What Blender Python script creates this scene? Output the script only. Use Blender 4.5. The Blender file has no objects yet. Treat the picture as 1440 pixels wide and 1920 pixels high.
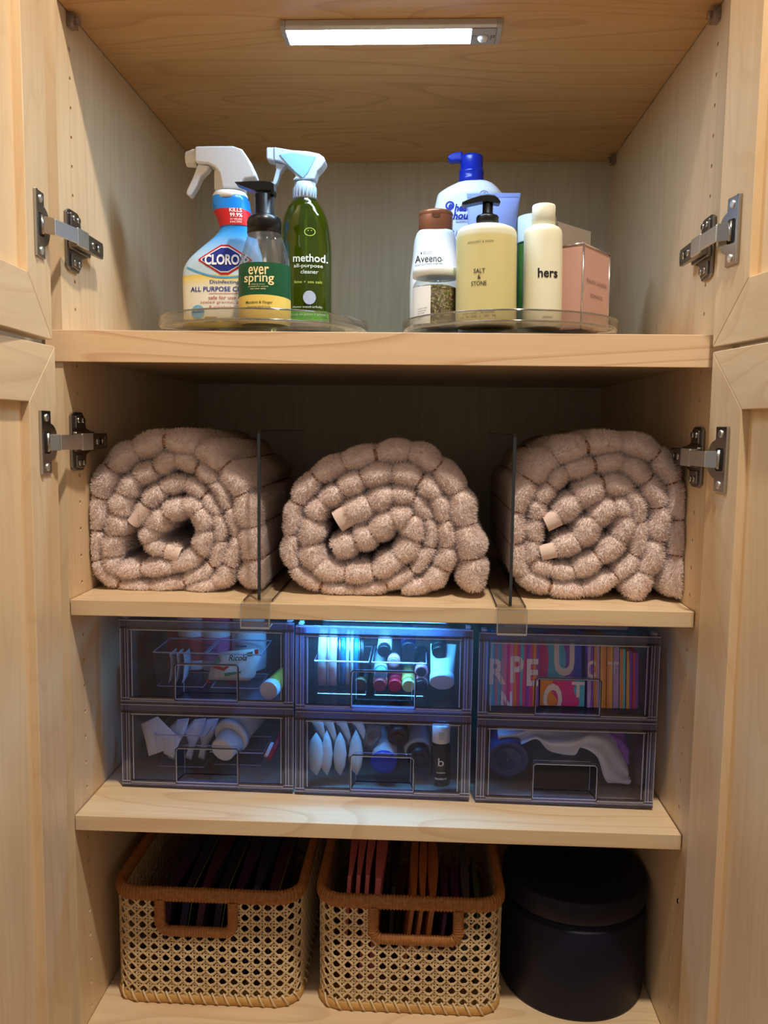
import bpy, bmesh, math, random
import numpy as np
from mathutils import Vector, Matrix
random.seed(7); np.random.seed(7)
SC = bpy.context.scene
COL = SC.collection
ZO = 1.5                      # cabinet heights below are measured from a peg hole; ZO lifts them to room height

# ------------------------------------------------------------------ camera
CAM = (0.0458, -0.9566, -0.4208)
YAW, PITCH, ROLL, FPX = 0.0452, -0.1006, 0.0130, 1543.46
def _basis():
    f = Vector((-math.sin(YAW)*math.cos(PITCH), math.cos(YAW)*math.cos(PITCH), math.sin(PITCH)))
    r = f.cross(Vector((0, 0, 1))).normalized(); u = r.cross(f)
    c, s = math.cos(ROLL), math.sin(ROLL)
    return c*r + s*u, -s*r + c*u, f
CR, CU, CF = _basis()
cam = bpy.data.cameras.new('camera'); camo = bpy.data.objects.new('camera', cam); COL.objects.link(camo)
cam.sensor_fit = 'HORIZONTAL'; cam.sensor_width = 36.0; cam.lens = FPX/1440*36.0
cam.clip_start = 0.02; cam.clip_end = 50
_m = Matrix((CR, CU, -CF)).transposed().to_4x4(); _m.translation = Vector((CAM[0], CAM[1], CAM[2]+ZO))
camo.matrix_world = _m
SC.camera = camo

# ------------------------------------------------------------------ world, room lamp, exposure
w = bpy.data.worlds.new('room_ambient'); SC.world = w; w.use_nodes = True
w.node_tree.nodes['Background'].inputs[0].default_value = (1.0, 0.93, 0.84, 1)
w.node_tree.nodes['Background'].inputs[1].default_value = 0.29
L = bpy.data.lights.new('ceiling_lamp', 'POINT'); L.energy = 112; L.color = (1.0, 0.89, 0.74); L.shadow_soft_size = 0.045
lo = bpy.data.objects.new('ceiling_lamp', L); COL.objects.link(lo); lo.location = (0.26, -0.70, 1.09+ZO)
SC.view_settings.view_transform = 'Standard'
try: SC.view_settings.look = 'None'
except Exception: pass
SC.view_settings.exposure = 0.0
SC.view_settings.gamma = 1.0
SC.view_settings.use_curve_mapping = False
SC.cycles.transparent_max_bounces = 28
SC.cycles.max_bounces = 7
SC.cycles.transmission_bounces = 6
SC.cycles.glossy_bounces = 3
SC.cycles.diffuse_bounces = 3
SC.cycles.use_denoising = True
SC.cycles.adaptive_threshold = 0.06
SC.cycles.sample_clamp_indirect = 4.0
SC.cycles.caustics_reflective = False
SC.cycles.caustics_refractive = False

# ------------------------------------------------------------------ pixel helpers (photo frame 1440x1920 -> metres)
def pt(px, py, y):
    d = CR*((px-720)/FPX) + CU*(-(py-960)/FPX) + CF
    t = (y-CAM[1])/d.y
    return Vector((CAM[0]+t*d.x, y, CAM[2]+t*d.z))
def ptz(px, py, z):
    d = CR*((px-720)/FPX) + CU*(-(py-960)/FPX) + CF
    t = (z-CAM[2])/d.z
    return Vector((CAM[0]+t*d.x, CAM[1]+t*d.y, z))
def mpp(y): return 0.994*(y-CAM[1])/FPX      # metres per pixel at depth y

# ------------------------------------------------------------------ materials
def srgb(r, g, b):
    f = lambda c: (c/255/12.92) if c/255 <= 0.04045 else ((c/255+0.055)/1.055)**2.4
    return (f(r), f(g), f(b), 1)
MATS = {}
def pmat(name, rgb, rough=0.5, metal=0.0, trans=0.0, coat=0.0, sss=0.0, emit=None, estr=0.0, alpha=1.0, ior=1.45, bump=None, spec=0.5, var=None):
    if name in MATS: return MATS[name]
    m = bpy.data.materials.new(name); m.use_nodes = True
    nt = m.node_tree; b = nt.nodes['Principled BSDF']
    b.inputs['Base Color'].default_value = srgb(*rgb)
    b.inputs['Roughness'].default_value = rough; b.inputs['Metallic'].default_value = metal
    b.inputs['Transmission Weight'].default_value = trans; b.inputs['IOR'].default_value = ior
    b.inputs['Coat Weight'].default_value = coat; b.inputs['Alpha'].default_value = alpha
    b.inputs['Specular IOR Level'].default_value = spec
    if sss: b.inputs['Subsurface Weight'].default_value = sss; b.inputs['Subsurface Radius'].default_value = (.004, .003, .002); b.inputs['Subsurface Scale'].default_value = 1.0
    if emit: b.inputs['Emission Color'].default_value = srgb(*emit); b.inputs['Emission Strength'].default_value = estr
    tc = None
    if bump or var:
        tc = nt.nodes.new('ShaderNodeTexCoord')
    if bump:
        sc_, st = bump
        n = nt.nodes.new('ShaderNodeTexNoise'); n.inputs['Scale'].default_value = sc_; n.inputs['Detail'].default_value = 4
        bp = nt.nodes.new('ShaderNodeBump'); bp.inputs['Strength'].default_value = st; bp.inputs['Distance'].default_value = 0.002
        nt.links.new(tc.outputs['Object'], n.inputs['Vector']); nt.links.new(n.outputs['Fac'], bp.inputs['Height']); nt.links.new(bp.outputs['Normal'], b.inputs['Normal'])
    if var:
        rgb2, sc_ = var
        n = nt.nodes.new('ShaderNodeTexNoise'); n.inputs['Scale'].default_value = sc_; n.inputs['Detail'].default_value = 5
        rp = nt.nodes.new('ShaderNodeValToRGB'); rp.color_ramp.elements[0].color = srgb(*rgb); rp.color_ramp.elements[1].color = srgb(*rgb2)
        rp.color_ramp.elements[0].position = .35; rp.color_ramp.elements[1].position = .65
        nt.links.new(tc.outputs['Object'], n.inputs['Vector']); nt.links.new(n.outputs['Fac'], rp.inputs['Fac']); nt.links.new(rp.outputs['Color'], b.inputs['Base Color'])
    MATS[name] = m
    return m

def clear(name, tint, refl=0.08, rough=0.05, gloss=(1, 1, 1), haze=0.0, hazecol=(200, 200, 210), graze=.7):
    """thin clear plastic: straight-through tint plus fresnel gloss and a little scatter"""
    if name in MATS: return MATS[name]
    m = bpy.data.materials.new(name); m.use_nodes = True; nt = m.node_tree
    nt.nodes.clear()
    o = nt.nodes.new('ShaderNodeOutputMaterial')
    tr = nt.nodes.new('ShaderNodeBsdfTransparent'); tr.inputs[0].default_value = srgb(*tint)
    gl = nt.nodes.new('ShaderNodeBsdfGlossy'); gl.inputs['Roughness'].default_value = rough; gl.inputs[0].default_value = (*gloss, 1)
    fr = nt.nodes.new('ShaderNodeLayerWeight'); fr.inputs['Blend'].default_value = .5
    pw_ = nt.nodes.new('ShaderNodeMath'); pw_.operation = 'POWER'; pw_.inputs[1].default_value = 4.0; nt.links.new(fr.outputs['Facing'], pw_.inputs[0])
    mul = nt.nodes.new('ShaderNodeMath'); mul.operation = 'MULTIPLY_ADD'; mul.inputs[1].default_value = graze; mul.inputs[2].default_value = refl; mul.use_clamp = True
    mx = nt.nodes.new('ShaderNodeMixShader')
    nt.links.new(pw_.outputs[0], mul.inputs[0]); nt.links.new(mul.outputs[0], mx.inputs[0])
    src = tr
    if haze > 0:
        df = nt.nodes.new('ShaderNodeBsdfDiffuse'); df.inputs[0].default_value = srgb(*hazecol)
        m2 = nt.nodes.new('ShaderNodeMixShader'); m2.inputs[0].default_value = haze
        tl = nt.nodes.new('ShaderNodeBsdfTranslucent'); tl.inputs[0].default_value = srgb(*hazecol); m3 = nt.nodes.new('ShaderNodeMixShader'); m3.inputs[0].default_value = .5
        nt.links.new(df.outputs[0], m3.inputs[1]); nt.links.new(tl.outputs[0], m3.inputs[2])
        nt.links.new(tr.outputs[0], m2.inputs[1]); nt.links.new(m3.outputs[0], m2.inputs[2]); src = m2
    nt.links.new(src.outputs[0], mx.inputs[1]); nt.links.new(gl.outputs[0], mx.inputs[2]); nt.links.new(mx.outputs[0], o.inputs[0])
    MATS[name] = m
    return m

def fuzz(name, rgb, rgb2, sc_, tr=.45):
    """cloth fibres: diffuse and translucent together"""
    m = bpy.data.materials.new(name); m.use_nodes = True; nt = m.node_tree; nt.nodes.clear(); N, K = nt.nodes.new, nt.links.new
    o = N('ShaderNodeOutputMaterial'); a = N('ShaderNodeBsdfDiffuse'); b = N('ShaderNodeBsdfTranslucent'); x = N('ShaderNodeMixShader'); x.inputs[0].default_value = tr
    tc = N('ShaderNodeTexCoord'); n = N('ShaderNodeTexNoise'); n.inputs['Scale'].default_value = sc_; rp = N('ShaderNodeValToRGB')
    rp.color_ramp.elements[0].color = srgb(*rgb); rp.color_ramp.elements[1].color = srgb(*rgb2); rp.color_ramp.elements[0].position = .35; rp.color_ramp.elements[1].position = .65
    K(tc.outputs['Object'], n.inputs['Vector']); K(n.outputs['Fac'], rp.inputs[0]); K(rp.outputs[0], a.inputs[0]); K(rp.outputs[0], b.inputs[0]); K(a.outputs[0], x.inputs[1]); K(b.outputs[0], x.inputs[2]); K(x.outputs[0], o.inputs[0])
    MATS[name] = m; return m
def wood(name, axis, light, dark, line, rough=0.38, seed=0.0, cath=0.5):
    """maple: fine streaks along one axis, broad figure and thin cathedral lines"""
    m = bpy.data.materials.new(name); m.use_nodes = True; nt = m.node_tree; b = nt.nodes['Principled BSDF']
    N, K = nt.nodes.new, nt.links.new
    tc = N('ShaderNodeTexCoord')
    def mapped(al, ac, off):
        mp = N('ShaderNodeMapping'); s = [ac, ac, ac]; s['XYZ'.index(axis)] = al
        mp.inputs['Scale'].default_value = s; mp.inputs['Location'].default_value = (off+seed, off*1.7+seed, off*.6+seed)
        K(tc.outputs['Object'], mp.inputs['Vector']); return mp
    n1 = N('ShaderNodeTexNoise'); n1.inputs['Scale'].default_value = 1; n1.inputs['Detail'].default_value = 3; n1.inputs['Roughness'].default_value = .6
    K(mapped(5, 130, 0).outputs[0], n1.inputs['Vector'])
    n2 = N('ShaderNodeTexNoise'); n2.inputs['Scale'].default_value = 1; n2.inputs['Detail'].default_value = 2
    K(mapped(1.6, 7, 3.1).outputs[0], n2.inputs['Vector'])
    n3 = N('ShaderNodeTexNoise'); n3.inputs['Scale'].default_value = 1; n3.inputs['Detail'].default_value = 1; n3.inputs['Roughness'].default_value = .4
    K(mapped(1.5, 9.0, 9.3).outputs[0], n3.inputs['Vector'])
    mu = N('ShaderNodeMath'); mu.operation = 'MULTIPLY'; mu.inputs[1].default_value = 13.0; K(n3.outputs['Fac'], mu.inputs[0])
    fr = N('ShaderNodeMath'); fr.operation = 'FRACT'; K(mu.outputs[0], fr.inputs[0])
    lr = N('ShaderNodeValToRGB'); e = lr.color_ramp.elements; e[0].position = .0; e[0].color = (1, 1, 1, 1); e[1].position = .22; e[1].color = (0, 0, 0, 1)
    e2 = lr.color_ramp.elements.new(.95); e2.color = (0.0, 0.0, 0.0, 1); e3 = lr.color_ramp.elements.new(1.0); e3.color = (1, 1, 1, 1)
    K(fr.outputs[0], lr.inputs['Fac'])
    ad = N('ShaderNodeMath'); ad.operation = 'MULTIPLY_ADD'; ad.inputs[1].default_value = .45; K(n1.outputs['Fac'], ad.inputs[0])
    m5 = N('ShaderNodeMath'); m5.operation = 'MULTIPLY'; m5.inputs[1].default_value = .55; K(n2.outputs['Fac'], m5.inputs[0]); K(m5.outputs[0], ad.inputs[2])
    rp = N('ShaderNodeValToRGB'); rp.color_ramp.elements[0].position = .36; rp.color_ramp.elements[0].color = srgb(*dark); rp.color_ramp.elements[1].position = .62; rp.color_ramp.elements[1].color = srgb(*light)
    K(ad.outputs[0], rp.inputs['Fac'])
    mx = N('ShaderNodeMixRGB'); mx.inputs[2].default_value = srgb(*line)
    m6 = N('ShaderNodeMath'); m6.operation = 'MULTIPLY'; m6.inputs[1].default_value = cath; K(lr.outputs[0], m6.inputs[0]); K(m6.outputs[0], mx.inputs[0])
    K(rp.outputs[0], mx.inputs[1]); K(mx.outputs[0], b.inputs['Base Color'])
    b.inputs['Roughness'].default_value = rough; b.inputs['Specular IOR Level'].default_value = .4
    MATS[name] = m
    return m
ML, MD, MLN = (233, 207, 171), (221, 191, 151), (200, 160, 118)
WX = wood('maple_across', 'X', ML, MD, MLN, cath=.45)
WY = wood('maple_deep', 'Y', ML, MD, MLN, seed=2.2, cath=.3)
WZ = wood('maple_upright', 'Z', ML, MD, MLN, seed=4.7, cath=.22)
WP = wood('maple_panel', 'Z', (237, 208, 166), (228, 195, 150), (208, 168, 122), seed=8.1, cath=.2)
WB = wood('pale_back_ply', 'Z', (214, 204, 178), (200, 188, 160), (184, 168, 138), seed=6.3, cath=.25, rough=.45)
WF = wood('maple_rail', 'X', (238, 206, 168), (228, 192, 150), (190, 132, 92), seed=1.3, cath=.5)
WT = wood('maple_warm_shaded', 'X', (216, 172, 118), (202, 154, 98), (176, 124, 74), seed=3.3, cath=.5)  # warmer maple, with the underside's shade put into its colour
STEEL = pmat('nickel', (190, 188, 184), .22, 1.0)
STEELD = pmat('nickel_dark', (150, 144, 138), .32, 1.0)
BRIGHT = pmat('bright_steel', (232, 232, 228), .38, 1.0)
BLACK = pmat('black_plastic', (14, 14, 16), .32)
DARKHOLE = pmat('dark_recess', (16, 12, 10), .8)
WHITE = pmat('white_plastic', (240, 241, 243), .35)

# ------------------------------------------------------------------ mesh helpers
class MB:
    def __init__(s): s.v = []; s.f = []; s.m = []; s.sm = []
    def add(s, vs, fs, mi=0, smooth=False):
        o = len(s.v); s.v.extend([tuple(v) for v in vs])
        for f in fs: s.f.append(tuple(o+i for i in f)); s.m.append(mi); s.sm.append(smooth)
        return s
    def box(s, a, b, mi=0, fn=None):
        (x0, y0, z0), (x1, y1, z1) = a, b
        v = [(x0,y0,z0),(x1,y0,z0),(x1,y1,z0),(x0,y1,z0),(x0,y0,z1),(x1,y0,z1),(x1,y1,z1),(x0,y1,z1)]
        if fn: v = [fn(*q) for q in v]
        return s.add(v, [(0,3,2,1),(4,5,6,7),(0,1,5,4),(1,2,6,5),(2,3,7,6),(3,0,4,7)], mi)
    def lathe(s, prof, n=40, c=(0, 0), sx=1, sy=1, mi=0, cap=True, smooth=True, pw=None, a0=0.0):
        """profile [(r,z)...] about a vertical axis; sx, sy squash it; pw = superellipse power"""
        vs = []
        for r, z in prof:
            for i in range(n):
                a = a0+2*math.pi*i/n; ca, sa = math.cos(a), math.sin(a)
                if pw: ca, sa = math.copysign(abs(ca)**(2/pw), ca), math.copysign(abs(sa)**(2/pw), sa)
                vs.append((c[0]+r*ca*sx, c[1]+r*sa*sy, z))
        k = len(prof); fs = []
        for j in range(k-1):
            for i in range(n):
                i2 = (i+1) % n; fs.append((j*n+i, j*n+i2, (j+1)*n+i2, (j+1)*n+i))
        s.add(vs, fs, mi, smooth)
        if cap:
            o = len(s.v)-len(vs)
            if prof[0][0] > 1e-6: s.f.append(tuple(o+i for i in range(n-1, -1, -1))); s.m.append(mi); s.sm.append(False)
            if prof[-1][0] > 1e-6: s.f.append(tuple(o+(k-1)*n+i for i in range(n))); s.m.append(mi); s.sm.append(False)
        return s
    def prism(s, poly, fn, t0, t1, mi=0, smooth=False):
        """extrude polygon [(u,v)] from t0 to t1; fn(u,v,t)->xyz"""
        n = len(poly); vs = [fn(u, v, t0) for u, v in poly]+[fn(u, v, t1) for u, v in poly]
        s.add(vs, [(i, (i+1) % n, n+(i+1) % n, n+i) for i in range(n)], mi, smooth)
        o = len(s.v)-2*n
        s.f += [tuple(o+i for i in range(n-1, -1, -1)), tuple(o+n+i for i in range(n))]; s.m += [mi, mi]; s.sm += [False, False]
        return s
    def tube(s, pts, r, n=8, mi=0, closed=False, smooth=True, flat=1.0, cap=True):
        """tube along points; r a number or list; flat squashes across the binormal"""
        P = [Vector(p) for p in pts]; k = len(P); rr = r if isinstance(r, (list, tuple)) else [r]*k
        T = []
        for i in range(k):
            a = P[(i-1) % k] if (closed or i > 0) else P[i]; b = P[(i+1) % k] if (closed or i < k-1) else P[i]
            T.append((b-a).normalized())
        up = Vector((0, 0, 1)) if abs(T[0].z) < .9 else Vector((1, 0, 0))
        nrm = (up-T[0]*up.dot(T[0])).normalized(); vs = []
        for i in range(k):
            nrm = (nrm-T[i]*nrm.dot(T[i])).normalized(); bn = T[i].cross(nrm)
            for j in range(n):
                a = 2*math.pi*j/n; vs.append(P[i]+nrm*(math.cos(a)*rr[i])+bn*(math.sin(a)*rr[i]*flat))
        fs = []
        for i in range(k if closed else k-1):
            i2 = (i+1) % k
            for j in range(n):
                j2 = (j+1) % n; fs.append((i*n+j, i*n+j2, i2*n+j2, i2*n+j))
        s.add(vs, fs, mi, smooth)
        if cap and not closed:
            o = len(s.v)-len(vs)
            s.f += [tuple(o+j for j in range(n-1, -1, -1)), tuple(o+(k-1)*n+j for j in range(n))]; s.m += [mi, mi]; s.sm += [False, False]
        return s
    def grid(s, fn, nu, nv, mi=0, smooth=True):
        vs = [fn(i/nu, j/nv) for j in range(nv+1) for i in range(nu+1)]
        s.add(vs, [(j*(nu+1)+i, j*(nu+1)+i+1, (j+1)*(nu+1)+i+1, (j+1)*(nu+1)+i) for j in range(nv) for i in range(nu)], mi, smooth)
        return s
    def mesh(s, name, mats, fix=True):
        me = bpy.data.meshes.new(name); me.from_pydata(s.v, [], s.f)
        for m in (mats if isinstance(mats, (list, tuple)) else [mats]): me.materials.append(m)
        me.polygons.foreach_set('material_index', s.m); me.polygons.foreach_set('use_smooth', s.sm)
        if fix:
            bm = bmesh.new(); bm.from_mesh(me); bmesh.ops.recalc_face_normals(bm, faces=bm.faces); bm.to_mesh(me); bm.free()
        me.update(); return me
    def build(s, name, mats, parent=None, bevel=0, seg=2, fix=True, world=False, loc=None, rz=0.0):
        o = bpy.data.objects.new(name, s.mesh(name, mats, fix)); COL.objects.link(o)
        if parent is not None: o.parent = parent
        if loc is not None: o.location = loc; o.rotation_euler = (0, 0, rz)
        if bevel:
            b = o.modifiers.new('edge', 'BEVEL'); b.width = bevel; b.segments = seg; b.limit_method = 'ANGLE'; b.angle_limit = math.radians(40)
            b.harden_normals = False
        return o
def tag(o, label=None, cat=None, group=None, kind=None):
    if label: o['label'] = label
    if cat: o['category'] = cat
    if group: o['group'] = group
    if kind: o['kind'] = kind
    return o
def thing(name, label, cat, loc=(0, 0, 0), rz=0.0, group=None):
    o = bpy.data.objects.new(name, None); COL.objects.link(o); o.empty_display_size = .02
    o.location = loc; o.rotation_euler = (0, 0, rz); return tag(o, label, cat, group)
def copy_tree(o, parent=None):
    c = o.copy(); COL.objects.link(c); c.parent = parent
    for ch in list(o.children): copy_tree(ch, c)
    return c
def W3(v): return (v[0], v[1], v[2]+ZO)
def rrect(x0, y0, x1, y1, r, n=5):
    out = []
    for cx, cy, a in ((x1-r, y0+r, -90), (x1-r, y1-r, 0), (x0+r, y1-r, 90), (x0+r, y0+r, 180)):
        for i in range(n+1):
            t = math.radians(a+90*i/n); out.append((cx+r*math.cos(t), cy+r*math.sin(t)))
    return out
def smoothpath(p, n, closed=False):
    """Catmull-Rom through points, n samples per span"""
    P = [Vector(q) for q in p]; k = len(P); out = []
    for i in range(k if closed else k-1):
        if closed: a, b, c, d = P[(i-1) % k], P[i], P[(i+1) % k], P[(i+2) % k]
        else: a, b, c, d = P[max(i-1, 0)], P[i], P[i+1], P[min(i+2, k-1)]
        for j in range(n):
            t = j/n; out.append(.5*((2*b)+(c-a)*t+(2*a-5*b+4*c-d)*t*t+(3*b-a-3*c+d)*t**3))
    if not closed: out.append(P[-1])
    return out
_TXT = {}
def text_tris(s, size, bold=0.0, shear=0.0, space=1.0, align='CENTER', line=1.0):
    """flat lettering as (verts, faces) in the xy plane"""
    key = (s, size, bold, shear, space, align, line)
    if key not in _TXT:
        c = bpy.data.curves.new('lettering', 'FONT'); c.body = s; c.size = size; c.align_x = align; c.align_y = 'CENTER'
        c.offset = bold; c.shear = shear; c.space_character = space; c.space_line = line; c.resolution_u = 3
        o = bpy.data.objects.new('lettering', c); COL.objects.link(o)
        dg = bpy.context.evaluated_depsgraph_get(); me = bpy.data.meshes.new_from_object(o.evaluated_get(dg))
        _TXT[key] = ([tuple(v.co) for v in me.vertices], [tuple(p.vertices) for p in me.polygons])
        bpy.data.objects.remove(o); bpy.data.curves.remove(c); bpy.data.meshes.remove(me)
    return _TXT[key]
def put_text(mb, s, size, fn, mi=0, **k):
    vs, fs = text_tris(s, size, **k)
    mb.add([fn(v[0], v[1]) for v in vs], fs, mi); return mb
# ------------------------------------------------------------------ the setting around the cabinet
H = 0.359
YF, YB = -0.037, 0.522
PAINT = pmat('wall_paint', (226, 216, 200), .8, bump=(60, .1))
FLOORM = wood('floor_boards', 'Y', (176, 140, 104), (150, 114, 80), (120, 88, 60), seed=11)
tag(MB().box((-1.6, .0, 0), (-.40, .08, 2.62)).build('wall_left', PAINT), kind='structure')
tag(MB().box((.40, .0, 0), (1.6, .08, 2.62)).build('wall_right', PAINT), kind='structure')
tag(MB().box((-.40, .0, .462+ZO), (.40, .08, 2.62)).build('wall_back', PAINT), kind='structure')
tag(MB().box((-1.6, -2.4, -.03), (1.6, .6, 0)).build('floor', FLOORM), kind='structure')

# ------------------------------------------------------------------ cabinet
cab = thing('linen_cabinet', 'tall pale maple cabinet with four doors standing open', 'cabinet', (0, 0, 0))
def side_panel(sgn):
    mb = MB(); xi, xo = sgn*H, sgn*(H+.019)
    z1, z0 = .44, -1.182
    ks = range(-12, 37); zt, zb = .032*12+.016, -.032*36-.016
    ys = [YF, -.010, .010, .4823-.010, .4823+.010, YB+.006]
    q = lambda y, z, x=xi: (x, y, z+ZO)
    def quad(a, b, c, d): mb.add([a, b, c, d], [(0, 1, 2, 3)])
    for i in range(5):
        ya, yb = ys[i], ys[i+1]
        if i in (1, 3):
            quad(q(ya, zt), q(yb, zt), q(yb, z1), q(ya, z1)); quad(q(ya, z0), q(yb, z0), q(yb, zb), q(ya, zb))
            yc = (ya+yb)/2
            for k in ks:
                zc = -.032*k
                cor = [q(yb, zc-.016), q(yb, zc+.016), q(ya, zc+.016), q(ya, zc-.016)]
                oc = [(yc+.0025*math.cos(math.radians(22.5+45*j)), zc+.0025*math.sin(math.radians(22.5+45*j))) for j in range(8)]
                v = cor+[q(*p) for p in oc]+[q(p[0], p[1], xi+sgn*.012) for p in oc]
                f = [(0, 1, 4, 11), (1, 2, 6, 5), (2, 3, 8, 7), (3, 0, 10, 9), (1, 5, 4), (2, 7, 6), (3, 9, 8), (0, 11, 10)]
                f += [(4+j, 4+(j+1) % 8, 12+(j+1) % 8, 12+j) for j in range(8)]+[tuple(12+j for j in range(8))]
                mb.add(v, f)
        else: quad(q(ya, z0), q(yb, z0), q(yb, z1), q(ya, z1))
    a, b = YF, YB+.006
    quad(q(a, z0, xo), q(b, z0, xo), q(b, z1, xo), q(a, z1, xo)); quad(q(a, z0), q(a, z1), q(a, z1, xo), q(a, z0, xo)); quad(q(b, z0), q(b, z1), q(b, z1, xo), q(b, z0, xo))
    quad(q(a, z1), q(b, z1), q(b, z1, xo), q(a, z1, xo)); quad(q(a, z0), q(b, z0), q(b, z0, xo), q(a, z0, xo))
    return mb.build('side_panel', WZ, cab, fix=False)
side_panel(-1); side_panel(1)
MB().box((-H, YB, -1.182+ZO), (H, YB+.006, .44+ZO)).build('back_panel', WB, cab)
MB().box((-H-.019, YF, .44+ZO), (H+.019, YB+.006, .459+ZO)).build('top_panel', WX, cab, .0008)
MB().box((-H+.0005, YF+.001, -1.182+ZO), (H-.0005, YB, -1.163+ZO)).build('bottom_panel', WX, cab, .0008)
MB().box((-H-.018, -.02, .0), (H+.018, YB, -1.1825+ZO)).build('plinth', WX, cab)
MB().box((-H+.0003, YF-.0015, -.3445+ZO), (H-.0003, YB, -.3155+ZO)).build('fixed_shelf', WX, cab)
MB().box((-H-.0185, YF-.0035, -.3505+ZO), (H+.0185, YF-.0017, -.3155+ZO)).build('front_rail', WF, cab, .0006)

# doors: inner face starts at the hinge edge A and runs along angle ang; s along, t = out of the face
def door(A, ang, z0, z1, side):
    d = Vector((math.cos(math.radians(ang)), math.sin(math.radians(ang)), 0)); n = Vector((-d.y, d.x, 0))*(1 if side < 0 else -1)
    A = Vector((A[0], A[1], 0))
    def fn(s_, t, z): p = A+d*s_+n*t; return (p.x, p.y, z+ZO)
    Wd, fr, th = .372, .062, .020
    mb = MB(); mb.box((fr-.006, -th+.004, z0+fr-.006), (Wd-fr+.006, -.009, z1-fr+.006), fn=fn)
    pn = mb.build('door', WP, cab); pn['label'] = 'flat maple panel set back inside a mitred door frame'
    def mit(pts, nm, m):
        k = MB(); k.prism(pts, lambda u, v, t: fn(u, t, v), -th, 0); k.build(nm, m, pn, .0009)
    g = .0002
    mit([(0, z0), (fr-g, z0+fr), (fr-g, z1-fr), (0, z1)], 'stile', WZ)
    mit([(Wd, z0), (Wd, z1), (Wd-fr+g, z1-fr), (Wd-fr+g, z0+fr)], 'stile', WZ)
    mit([(g, z0), (Wd-g, z0), (Wd-fr, z0+fr), (fr, z0+fr)], 'rail', WY)
    mit([(g, z1), (fr, z1-fr), (Wd-fr, z1-fr), (Wd-g, z1)], 'rail', WY)
    return fn
DUL = door((-.361, -.058), -86, -.3285, .452, -1)
DLL = door((-.3585, -.058), -90.5, -1.178, -.3355, -1)
DUR = door((.3505, -.058), -80, -.3305, .452, 1)
DLR = door((.3512, -.058), -80.5, -1.178, -.3352, 1)

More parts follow.
